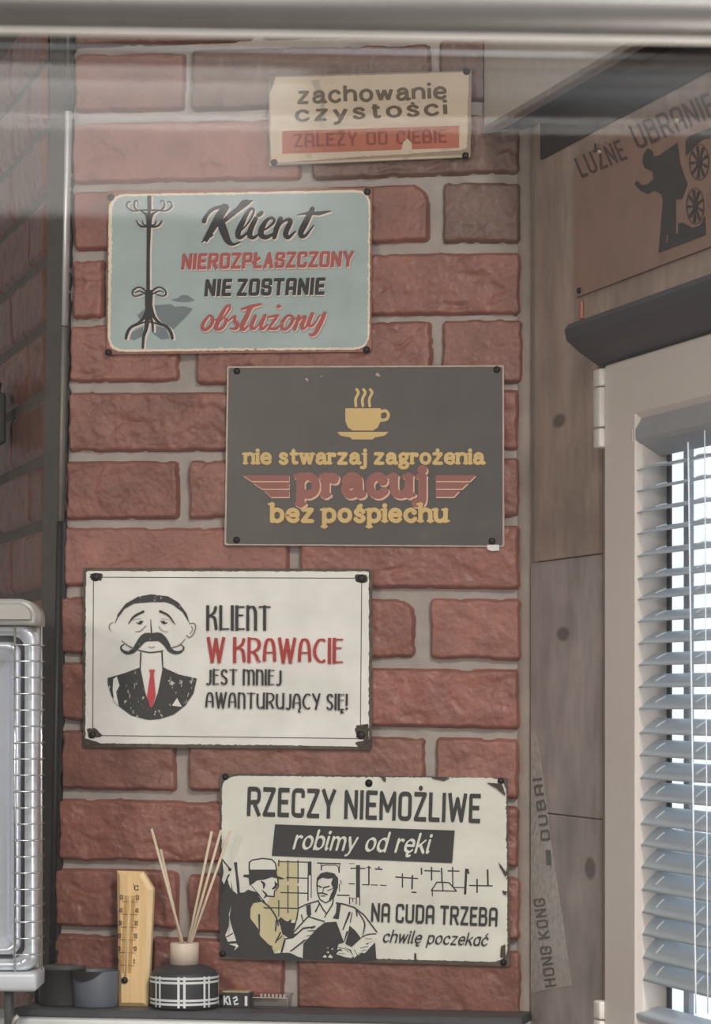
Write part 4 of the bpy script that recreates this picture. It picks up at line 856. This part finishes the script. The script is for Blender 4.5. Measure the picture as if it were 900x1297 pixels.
S.nails([(285.5, 984), (634, 989), (282, 1208), (637.5, 1219)], 4.2, M_NAIL); S.nails([(467, 992)], 5, mat('black_nail', (30, 28, 28), .4, .5))

# safety plate on the boards, upper right -------------------------------------
DR = .0095
S = Sheet(RIGHT, 'safety_plate', (790, 350), DR, label='brown safety plate with a worker caught in gears, above the window pelmet', cat='sign')
M_S6 = worn('brown_plate', (158, 128, 114), (140, 116, 106), .55, .2, 14, .45, .4)
M_S6T = mat('faded_brown_ink', (92, 76, 70), .6, var=.2); M_S6K = mat('green_black_ink', (70, 70, 68), .55, var=.1); M_S6G = mat('gear_ink', (112, 88, 76), .6)
t0, zt0 = RIGHT.un(727, 205, DR)[0], RIGHT.un(727, 205, DR)[2]
def onR(px, py): return (px, py)
def vline(px, py, nx): # point at column nx on the horizontal line through (px,py) in the wall
    return (nx, HY-(HY-py)*(nx+600)/(px+600))
XE = 985
S.plate('panel', [(728, 200), vline(728, 200, XE), vline(728, 377, XE), (728, 377)], M_S6, .002)
k = crop(700, 80, 4.055)
S.ink('lettering', k(text('LUŹNE', CAPS, (150, 592), (385, 492), 112, .16, .18)), M_S6T); S.ink('lettering', k(text('UBRANIE', CAPS, (440, 446), (850, 268), 132, .16, .16)), M_S6T)
k = crop(780, 150, 7.208)
S.ink('caught_worker_print', k([[(250, 330), (290, 272), (328, 290), (345, 348), (400, 335), (560, 222), (582, 400), (620, 520), (652, 600), (600, 740), (545, 735), (545, 930), (560, 965), (610, 950), (700, 1000), (770, 975), (812, 890), (818, 1062), (640, 1132), (390, 1225), (410, 1000), (430, 740), (410, 690), (350, 655), (290, 690), (228, 662), (168, 600), (190, 568), (240, 612), (290, 600), (340, 560), (340, 490), (262, 450), (243, 390)],
     [(635, 215), (662, 172), (800, 106), (920, 60), (920, 165), (790, 195), (700, 258), (640, 345)]]), M_S6K)
ge = []
for cx_, cy_, rx_, ry_ in ((760, 400, 88, 165), (725, 800, 78, 165)):
    for j in range(9):
        a = 2*PI*j/9+.3; ge += stroke([(cx_+rx_*.25*math.cos(a), cy_+ry_*.25*math.sin(a)), (cx_+rx_*.85*math.cos(a), cy_+ry_*.85*math.sin(a))], [10, 26])
    ge += disc(cx_, cy_, rx_*.3, ry_*.3)
    rg = [(cx_+rx_*math.cos(2*PI*q/28), cy_+ry_*math.sin(2*PI*q/28)) for q in range(29)]; ge += stroke(rg, 6)
S.ink('gear_print', k(ge), M_S6K)
S.ink('scratch', k([[(556, 935), (572, 950), (570, 1050), (556, 1050)], [(470, 1060), (482, 1060), (474, 1140), (464, 1135)]]), M_S6, split=True)
S.nails([(760, 168+24), (858, 130+22)], 4.0, M_NAILC, 'screw'); S.nails([(734, 368)], 3.6, M_NAIL, 'screw')
bm = bmesh.new(); x, _, z = RIGHT.un(737, 383, .0066); box(bm, x-.004, x+.004, -.0092, -.0062, z-.017, z+.001, .001); fixn(bm)
o = link('copper_clip', bm, mat('copper', (190, 130, 112), .45, .4), None, False, RIGHT.o, RIGHT.a); tag(o, 'small copper-pink strip on the boards under the corner of the brown safety plate', 'clip')

# packing tape on the boards ---------------------------------------------------
tm, n, l, b = new_mat('clear_packing_tape'); b.inputs['Roughness'].default_value = .3; b.inputs['Base Color'].default_value = (*lin((236, 230, 224)), 1); b.inputs['Alpha'].default_value = .34
t = n.new('ShaderNodeTexCoord'); nz = n.new('ShaderNodeTexNoise'); nz.inputs['Scale'].default_value = 120; nz.inputs['Detail'].default_value = 6; l.new(t.outputs['Object'], nz.inputs['Vector'])
mr = n.new('ShaderNodeMapRange'); mr.inputs['From Min'].default_value = .35; mr.inputs['From Max'].default_value = .7; mr.inputs['To Min'].default_value = .30; mr.inputs['To Max'].default_value = .62; l.new(nz.outputs['Fac'], mr.inputs['Value']); l.new(mr.outputs[0], b.inputs['Alpha'])
bp = n.new('ShaderNodeBump'); bp.inputs['Strength'].default_value = .4; bp.inputs['Distance'].default_value = .001; l.new(nz.outputs['Fac'], bp.inputs['Height']); l.new(bp.outputs[0], b.inputs['Normal'])
S = Sheet(RIGHT, 'packing_tape', (695, 1257), .0046, label='strip of clear packing tape with printed city names stuck on the grey boards', cat='tape')
S.plate('tape_strip', [(672.5, 925), (678, 925), (683, 955), (690, 1005), (697, 1060), (704, 1110), (712, 1160), (718, 1205), (724, 1248), (700, 1252), (672, 1258), (672.3, 1060)], tm, .00015)
M_TP = mat('grey_print', (112, 106, 101), .6)
S.ink('lettering', text('HONG KONG', CAPS, (704.5, 1249), (689.5, 1137), 14.5, .15, .2, .4), M_TP)
S.ink('lettering', text('DUBAI', CAPS, (697, 1064), (686, 985), 11.5, .15, .25), M_TP)
S.ink('lettering', [[(691, 1077), (697, 1077), (698, 1096), (692.5, 1096)]], M_TP)

# ------------------------------------------------------------------ ledge, worktop and what stands there
M_LEDGE = mat('ledge_dark', (78, 78, 80), .5, var=.08, spec=.4); M_WTOP = mat('white_worktop', (236, 236, 234), .35, var=.02)
DL = .082; zl = BACK.un(235, 1281.5, DL)[2]
xl0, xl1 = BACK.un(18, HY, DL)[0], BACK.un(666, HY, .05)[0]
bm = bmesh.new(); prism(bm, [(xl0, -.002, zl), (xl1, -.002, zl), (xl1, -DL, zl), (xl0-.002, -DL, zl)][::-1], (0, 0, -.0085)); bmesh.ops.bevel(bm, geom=bm.edges[:], offset=.0012, segments=2, affect='EDGES'); fixn(bm)
o = link('wall_ledge', bm, M_LEDGE, None, False, BACK.o, BACK.a); tag(o, 'narrow dark grey ledge along the foot of the brick wall, above the white worktop', 'ledge')
bm = bmesh.new(); box(bm, xl0-.42, xl1, -.10, -.002, zl-.05, zl-.0087, .003); fixn(bm)
o = link('worktop', bm, M_WTOP, None, False, BACK.o, BACK.a); tag(o, 'white worktop edge at the bottom of the picture under the dark ledge', 'worktop')
cabm = mat('cabinet_white', (220, 220, 218), .45, var=.02)
ZL = EYE+zl

def stand(name, px, d, **k):
    s = BACK.un(px, HY, d)[0]; return empty(name, BACK.w(s, d, zl+.0002), BACK.a, **k)
def hpx(py, d): return BACK.un(200, py, d)[2]-zl
sc = 4000/3.37     # pixels per metre at the ledge
# thermometer, leaning back a little
d_t = .034
th = stand('thermometer', 168, d_t, label='light wooden room thermometer with a cut-off corner leaning on the bricks', cat='thermometer')
M_PINE = mat('pale_wood', (236, 198, 144), .5, var=.10, scale=5, stretch=(40, 40, 3))
M_PINE_LIT = mat('pale_wood_lit_side', (244, 214, 166), .5, var=.05)
tx = lambda px: (px-168)/sc
def tz(py): return (1278-py)/sc
bm = bmesh.new(); out_ = [(150, 1278), (189, 1278), (196, 1126), (182, 1104), (147.5, 1103)]
prism(bm, [(tx(a), -.006, tz(b_)) for a, b_ in out_], (0, .012, 0)); bmesh.ops.bevel(bm, geom=[e for e in bm.edges if abs(e.verts[0].co.y-e.verts[1].co.y) < 1e-6 and e.verts[0].co.y < 0], offset=.0042, segments=1, affect='EDGES'); fixn(bm)

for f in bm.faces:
    f.normal_update(); f.material_index = 1 if (f.normal.x > .25 and f.calc_center_median().z > .01) else 0  # right-facing faces coloured lighter, as if lit from the right
body = link('body', bm, [M_PINE, M_PINE_LIT], th)
M_TI = mat('burnt_ink', (74, 52, 34), .6)
def tink(name, polys, m, e=.0062, parent=None):
    bm = bmesh.new()
    for i, p in enumerate(polys):
        vs = [bm.verts.new((tx(x), -e-(i % 8)*4e-6, tz(y))) for x, y in p]
        try: bm.faces.new(vs)
        except ValueError: pass
    for f in bm.faces:
        f.normal_update()
        if f.normal.y > 0: f.normal_flip()
    return link(name, bm, m, parent or th)
k = crop(140, 1095, 6)
sl = lambda x, y: (x-(y-250)*.055, y)     # the scale leans with the body
pol = []; labs = ['50', '40', '30', '20', '10', '0']
for i, sname in enumerate(labs):
    y = 275+i*99
    for xx in (78, 205):
        w = 28 if len(sname) == 2 else 12; x0_ = sl(xx, y)[0]+(0 if w > 20 else 8)
        pol += text(sname, CAPS, (x0_, y), (x0_+w, y), 42, .27, .18, rnd=.3)
    pol += stroke([sl(100, y+10), sl(150, y+11)], 5)+stroke([sl(168, y+11), sl(222, y+12)], 4)
pol += text('C', CAPS, (190, 198), (228, 198), 40, .2, .2, rnd=.4)+stroke([(186, 150), (192, 158)], 6)
tink('scale_print', k(pol), M_TI)
tink('scale_print', k([[sl(112, 240), sl(140, 240), sl(140, 840), sl(112, 840)], [sl(170, 240), sl(200, 240), sl(200, 840), sl(170, 840)]]), mat('scale_hatch', (196, 152, 94), .6, var=.3, scale=900), .0061)
bm = bmesh.new(); a = k([[sl(155, 240)]])[0][0]; b_ = k([[sl(155, 890)]])[0][0]
tube(bm, [(tx(a[0]), -.0066, tz(a[1])), (tx(b_[0]), -.0066, tz(b_[1]))], .0011, 8); fixn(bm); link('glass_tube', bm, mat('tube_glass', (214, 190, 150), .15, var=.03), th, True)
bm = bmesh.new(); a = k([[(116, 895)]])[0][0]; lathe(bm, [(.0036, 0), (.0036, .002), (.0026, .0032), (0, .0036)], 16); bmesh.ops.rotate(bm, verts=bm.verts[:], cent=(0, 0, 0), matrix=Matrix.Rotation(PI/2, 3, 'X')); bmesh.ops.translate(bm, verts=bm.verts[:], vec=(tx(a[0]), -.006, tz(a[1]))); fixn(bm)
link('screw', bm, M_NAIL, th, True)
th.rotation_euler = Matrix.Rotation(BACK.a, 3, 'Z').to_euler()

# reed diffuser
d_d = .040
df = stand('reed_diffuser', 233.5, d_d, label='black reed diffuser jar with white plaid lines and pale reeds', cat='diffuser')
R = 44/sc; sR = R/.0371
bm = bmesh.new(); H = (1278-1222)/sc
M_JAR = mat('matt_black_jar', (58, 58, 60), .55, var=.06)
lathe(bm, [(0, 0), (R*.90, 0), (R*.97, .0018), (R, .006), (R, H*.70), (R*.985, H*.78), (R*.93, H*.84), (R*.78, H*.925), (R*.6, H*.98), (R*.44, H), (0, H)], 64); fixn(bm); link('jar', bm, M_JAR, df, True)
M_WL = mat('white_plaid_paint', (226, 228, 228), .5, var=.04)
bm = bmesh.new()
def band(z0, z1):
    lathe(bm, [(R+.00015, z0), (R+.00035, z0+.0003), (R+.00035, z1-.0003), (R+.00015, z1)], 64)
zz = lambda y: (1278-(1095+y/6))/sc
for y in (855, 887, 1022, 1052): band(zz(y+9), zz(y-9))
for a0 in range(8):
    for da in (-.085, .085):
        a = -PI/2+.16+a0*PI/4+da; w = .035; zt_, zb_ = zz(840), zz(1078)
        vs = [bm.verts.new(((R+.0003)*math.cos(a+s*w), (R+.0003)*math.sin(a+s*w), z)) for s, z in ((-1, zb_), (1, zb_), (1, zt_), (-1, zt_))]; bm.faces.new(vs)
fixn(bm); link('plaid_pattern', bm, M_WL, df)
bm = bmesh.new(); r2 = 18.5/sc; zc0, zc1 = H-.0005, (1278-1194.5)/sc
lathe(bm, [(0, zc0), (r2, zc0), (r2, zc1-.0006), (r2-.0006, zc1), (.006, zc1), (.006, zc1-.012), (0, zc1-.012)], 40); fixn(bm); link('wooden_collar', bm, mat('pale_collar', (222, 200, 182), .5, var=.04, scale=8, stretch=(30, 30, 2)), df, True)
M_REED = mat('reed', (226, 206, 180), .6, var=.08, scale=30, stretch=(20, 20, 1))
for (xa, xb, yb, dy) in ((236, 191, 1048, -.004), (232, 215, 1090, .006), (238, 269, 1051, .002), (239.5, 283, 1049, -.004), (241, 293, 1050, .004)):
    za = zc1-.011; zb_ = (1278-yb)/sc; bm = bmesh.new(); r = .0015
    if yb == 1090: xb, yb, zb_ = 200, 1063, (1278-1075)/sc
    tube(bm, [((xa-234)/sc*.6, 0, za), ((xb-233.5)/sc, dy, zb_)], r, 8); fixn(bm); link('reed', bm, M_REED, df, True)

# dark plastic cups
M_PLAS = mat('charcoal_plastic', (74, 72, 70), .5, var=.06); M_PLAS2 = mat('grey_plastic', (104, 108, 116), .45, var=.04)
cp = stand('plastic_cup', 121, .044, label='dark grey plastic cup beside the wooden thermometer', cat='cup')
bm = bmesh.new(); r = 31/sc; H = (1278.5-1232)/sc
lathe(bm, [(0, .0), (r*.90, 0), (r*.93, .0015), (r*1.0, H-.001), (r*.985, H), (r*.95, H-.001), (r*.88, .003), (0, .003)], 48); fixn(bm); link('body', bm, M_PLAS2, cp, True)
bm = bmesh.new()
# thumb flap of the lid folded over the rim on the left
pts = []
for j in range(7):
    for i in range(13):
        a = math.radians(-165+i*9); v = j/6; drop = .011*v*math.sin(PI*i/12)**.8
        pts.append(((r+.0012)*math.cos(a), (r+.0012)*math.sin(a), H+.0008-drop))
vs = [bm.verts.new(p) for p in pts]
for j in range(6):
    for i in range(12):
        try: bm.faces.new((vs[j*13+i], vs[j*13+i+1], vs[(j+1)*13+i+1], vs[(j+1)*13+i]))
        except ValueError: pass
bmesh.ops.solidify(bm, geom=bm.faces[:], thickness=.0008); fixn(bm); link('lid_flap', bm, M_PLAS, cp, True)
c2 = stand('plastic_tub', 78, .036, label='charcoal plastic tub behind the grey cup, next to the heater', cat='tub')
bm = bmesh.new(); r = 33/sc; H2 = (1276-1226)/sc
lathe(bm, [(0, 0), (r*.90, 0), (r*.94, .0015), (r, H2-.003), (r*1.03, H2-.003), (r*1.03, H2), (r*.96, H2), (r*.9, H2-.006), (0, H2-.006)], 48)
bmesh.ops.scale(bm, verts=bm.verts[:], vec=(.95, .85, 1)); fixn(bm); link('body', bm, M_PLAS, c2, True)
bm = bmesh.new(); lathe(bm, [(0, H2-.005), (r*.85, H2-.005), (r*.9, H2+.0005), (r*.5, H2+.002), (0, H2+.002)], 40); bmesh.ops.scale(bm, verts=bm.verts[:], vec=(.93, .83, 1)); fixn(bm); link('lid', bm, mat('lid_plastic', (92, 88, 84), .5), c2, True)

# small black box with printed marks, and clear case
sb = stand('small_carton', 301, .020, label='small black carton with white printed marks beside the diffuser', cat='box')
bm = bmesh.new(); w = 37/sc; h = (1279-1260)/sc; box(bm, -w/2, w/2, -.010, .010, 0, h, .0006); fixn(bm); link('carton', bm, mat('black_carton', (56, 52, 52), .5, var=.1), sb)
bm = bmesh.new(); box(bm, -w/2+.0008, w/2-.0008, -.0094, .0094, h, h+.0018, .0005); fixn(bm); link('gilt_top', bm, mat('gilt_card', (176, 160, 126), .5, var=.2, scale=300), sb)
k = lambda P: [[((x-282-18)/sc, (y)/sc) for x, y in p] for p in P]
pol = stroke([(285, 4), (285, 14)], 2)+stroke([(289, 14), (286, 9), (290, 4)], 2)+stroke([(293, 4), (291, 14)], 2)+stroke([(297, 12), (301, 14), (302, 10), (298, 8), (299, 4), (303, 5)], 2)
bm = bmesh.new()
for i, p in enumerate(k(pol)+k([[(312, 2.5), (315.5, 2.5), (315.5, 15), (312, 15)]])):
    bm.faces.new([bm.verts.new((x, -.0102-(i % 8)*4e-6, y)) for x, y in p])
link('printed_marks', bm, M_WL, sb)
cc = stand('clear_case', 344, .021, label='small clear plastic case standing on the ledge right of the black carton', cat='case')
cm, n, l, b = new_mat('clear_plastic'); n.remove(b); glass_nodes(n, l, n['Material Output'], (.93, .93, .93, 1), .10, .8, .12)
w = 49/sc; h = (1282-1263)/sc
bm = bmesh.new(); box(bm, -w/2, w/2, -.011, .011, 0, h*.72, .0012); r_ = bm.faces[:]; fixn(bm); link('base', bm, cm, cc)
bm = bmesh.new(); box(bm, -w/2+.001, w/2+.0015, -.0116, .0116, h*.74, h, .0012); fixn(bm); link('lid', bm, cm, cc)
bm = bmesh.new()
for i in range(7): box(bm, -.010+i*.0042, -.0075+i*.0042, -.0122, -.0117, h*.76, h*.98)
box(bm, -w/2+.002, w/2, -.0121, -.0117, h*.70, h*.76); fixn(bm); link('clasp_ridge', bm, mat('frosted_plastic', (186, 166, 158), .4, var=.1), cc)
# ------------------------------------------------------------------ halogen heater on the left
HYd = 3.30
M_CHROME = mat('chrome_reflector', (226, 229, 236), .26, .55, var=.02); M_SILV = mat('silver_plastic', (186, 182, 176), .38, .35, var=.03); M_SLOT = mat('dark_slot', (70, 70, 70), .5)
hs_ = FPX/HYd; hx = lambda px: (px+118)/hs_; hz0 = wp(0, 1280, HYd).z
zwt = EYE+zl-.0087                    # top of the worktop
hz = lambda py: EYE+(HY-py)/FPX*HYd-zwt
he = empty('halogen_heater', ((-118-CX)/FPX*HYd, HYd, zwt), 0, label='silver halogen heater with a wire guard at the left edge, on the worktop', cat='heater')
X = hx(48)
bm = bmesh.new(); box(bm, -X, X, -.012, .075, hz(1255), hz(1231), .004, 3); fixn(bm); link('base', bm, mat('base_plastic', (208, 210, 214), .35, .1, var=.02), he, True)
bm = bmesh.new(); q = [(-X, -.020, hz(792)), (X, -.020, hz(792))]; rc = .018
for cx_, sg in ((X-rc, 0), (-X+rc, 1)):
    q += [(cx_+rc*math.cos(PI/2*k/8+sg*PI/2), -.020, hz(759)-rc+rc*math.sin(PI/2*k/8+sg*PI/2)) for k in range(9)]
prism(bm, q, (0, .095, 0)); fixn(bm); bmesh.ops.bevel(bm, geom=[e for e in bm.edges if all(abs(v.co.y+.020) < 1e-6 for v in e.verts)], offset=.006, segments=3, affect='EDGES'); fixn(bm); link('top_cap', bm, M_SILV, he, True)
def rrect(hw, z0, z1, y, r, n=8):
    out = []
    for cx_, cz_, a0 in ((hw-r, z1-r, 0), (-hw+r, z1-r, PI/2), (-hw+r, z0+r, PI), (hw-r, z0+r, 1.5*PI)):
        for i in range(n+1): a = a0+PI/2*i/n; out.append((cx_+r*math.cos(a), y, cz_+r*math.sin(a)))
    return out
def rings(name, lst, m, close_last=True):
    bm = bmesh.new(); prev = None
    for args in lst:
        cur = [bm.verts.new(p) for p in rrect(*args)]
        if prev:
            for i in range(len(cur)): j = (i+1) % len(cur); bm.faces.new((prev[i], prev[j], cur[j], cur[i]))
        prev = cur
    if close_last: bm.faces.new(prev)
    fixn(bm); return link(name, bm, m, he, True)
zb_, zt_ = hz(1231), hz(792)
bm = bmesh.new(); box(bm, -hx(45), hx(45), .034, .070, zb_, zt_, .003); fixn(bm); link('housing', bm, M_SILV, he)
rings('reflector_rim', [(hx(46), zb_+.001, zt_-.001, .034, .014), (hx(46), zb_+.001, zt_-.001, .004, .014), (hx(42), zb_+.003, zt_-.003, .000, .014), (hx(31), zb_+.012, zt_-.010, .003, .014), (hx(30), zb_+.013, zt_-.011, .012, .014)], M_CHROME, False)
rings('shadow_gap', [(hx(31), zb_+.012, zt_-.010, .012, .013), (hx(24), zb_+.018, zt_-.018, .0125, .012)], M_SLOT, False)
rings('reflector', [(hx(25), zb_+.017, zt_-.017, .014, .012), (hx(24.5), zb_+.018, zt_-.018, .006, .012), (hx(20), zb_+.022, zt_-.022, .003, .011), (hx(15), zb_+.026, zt_-.027, .008, .010), (hx(11), zb_+.030, zt_-.031, .016, .008), (hx(6), zb_+.034, zt_-.036, .026, .008), (hx(-30), zb_+.06, zt_-.06, .032, .008)], M_CHROME)
M_TUBE = mat('frosted_quartz', (214, 214, 216), .35, var=.04)
for px in (-80, -156):
    bm = bmesh.new(); tube(bm, [(hx(px), .012, zb_+.03), (hx(px), .012, zt_-.03)], .006, 16); fixn(bm); link('heating_tube', bm, M_TUBE, he, True)
M_WIRE = mat('chrome_wire', (214, 214, 214), .25, 1)
ys = [817+20.6*i for i in range(20)]
for y in ys:
    z = hz(y)
    for sg in (1, -1):
        bm = bmesh.new(); tube(bm, [(sg*hx(52.2), .030, z), (sg*hx(52.2), -.003, z), (sg*hx(49), -.0075, z), (sg*hx(30), -.0095, z), (sg*hx(22), -.0105, z), (sg*hx(18.5), -.009, z), (sg*hx(17), -.004, z)], .0010, 6); fixn(bm); link('guard_wire', bm, M_WIRE, he, True)
for px in (20, -256, 51):
    bm = bmesh.new(); tube(bm, [(hx(px), -.0085 if px != 51 else .012, zb_+.001), (hx(px), -.0085 if px != 51 else .012, zt_-.001)], .0012, 6); fixn(bm); link('guard_upright', bm, M_WIRE, he, True)
bm = bmesh.new(); box(bm, hx(5), hx(14), .0, .03, 0, hz(1254), .002); fixn(bm); link('foot', bm, M_SLOT, he)
bm = bmesh.new(); box(bm, -hx(14), -hx(5), .0, .03, 0, hz(1254), .002); fixn(bm); link('foot', bm, M_SLOT, he)
bm = bmesh.new(); tube(bm, [(hx(16), -.006, .002), (hx(20), -.006, .010), (hx(24), -.005, .013)], [.0022, .0026, .003], 8); fixn(bm); link('thumbscrew', bm, M_SILV, he, True)
# dark fixture on the left brick face
fx, _, fz = LEFT.un(10, 530, .011)
lf = empty('wall_lamp', LEFT.w(fx, .0135, LEFT.un(10, 530, .011)[2]), LEFT.a, label='dark tapered lamp shade on the left brick face, cut by the picture edge', cat='lamp')
zt_ = (530-479)/FPX*3.5; M_LAMP = mat('dark_shade', (62, 60, 54), .55, var=.1)
bm = bmesh.new(); lathe(bm, [(.0, zt_), (.060, zt_), (.064, zt_-.003), (.050, -.018), (.030, -.060), (.024, -.062), (.0, -.062)], 40); bmesh.ops.translate(bm, verts=bm.verts[:], vec=(-.02, -.066, 0)); fixn(bm); link('lamp_shade', bm, M_LAMP, lf, True)
bm = bmesh.new(); box(bm, -.045, .005, -.010, .0, -.03, .03, .003); fixn(bm); link('wall_plate', bm, M_LAMP, lf)

# ------------------------------------------------------------------ floor and the glass counter the photo is taken through
bm = bmesh.new(); box(bm, -3, 3, -2.0, 5.2, -.05, 0); fixn(bm); o = link('floor', bm, mat('floor_tile', (120, 112, 104), .6, var=.1, scale=6)); tag(o, kind='structure')
YG = 1.0
gc = empty('glass_counter', (0, YG, 0), 0, label='curved clear glass counter guard with a metal rail across the top of the picture', cat='counter')
bm = bmesh.new(); box(bm, -.6, .6, .02, .30, .0005, 1.12, .005); fixn(bm); link('counter_base', bm, cabm, gc)
gm2, n, l, b = new_mat('counter_glass'); n.remove(b); glass_nodes(n, l, n['Material Output'], (.985, .985, .98, 1), .035, .96, .10)
GR = .092; zs = EYE+(HY-350)/FPX*YG; prof = [(0.0, 1.12), (0.0, zs)]
for i in range(1, 25):
    a = math.radians(64)*i/24; prof.append((GR*(1-math.cos(a)), zs+GR*math.sin(a)))
bm = bmesh.new(); NXG = 24; gv = [[bm.verts.new((-.6+1.2*k/NXG, y, z)) for y, z in prof] for k in range(NXG+1)]
for A, B in zip(gv, gv[1:]):
    for i in range(len(prof)-1): bm.faces.new((A[i], B[i], B[i+1], A[i+1]))
for f in bm.faces:
    f.normal_update()
    if f.normal.y > 0: f.normal_flip()
bmesh.ops.solidify(bm, geom=bm.faces[:], thickness=.004); fixn(bm)
gp = link('glass_pane', bm, gm2, gc, True); gp.rotation_euler = (0, .016, 0); gp.location = (-.026, 0, 0)
for p in gp.data.polygons: p.use_smooth = abs(p.normal.x) < .5 and p.area > .00012

yt, zt_ = prof[-1]
bm = bmesh.new(); cy_, cz_ = yt+.004, EYE+(HY-17)/FPX*(YG+yt+.004)
tube(bm, [(-.6, cy_, cz_+.6*.0145), (0, cy_, cz_), (.6, cy_, cz_-.6*.0145)], .0080, 32); fixn(bm); link('top_rail', bm, mat('satin_rail', (140, 135, 131), .42, .6, var=.03), gc, True)
ey = EYE+(HY-46)/FPX*(YG+yt-.004)
bm = bmesh.new(); tube(bm, [(-.6, yt-.004, ey+.6*.0145), (0, yt-.004, ey), (.6, yt-.004, ey-.6*.0145)], .0012, 12); fixn(bm); link('highlight_strip', bm, mat('highlight_pale', (214, 206, 198), .5, var=.03), gc, True)  # pale tube added to draw the bright line along the rail's lower edge
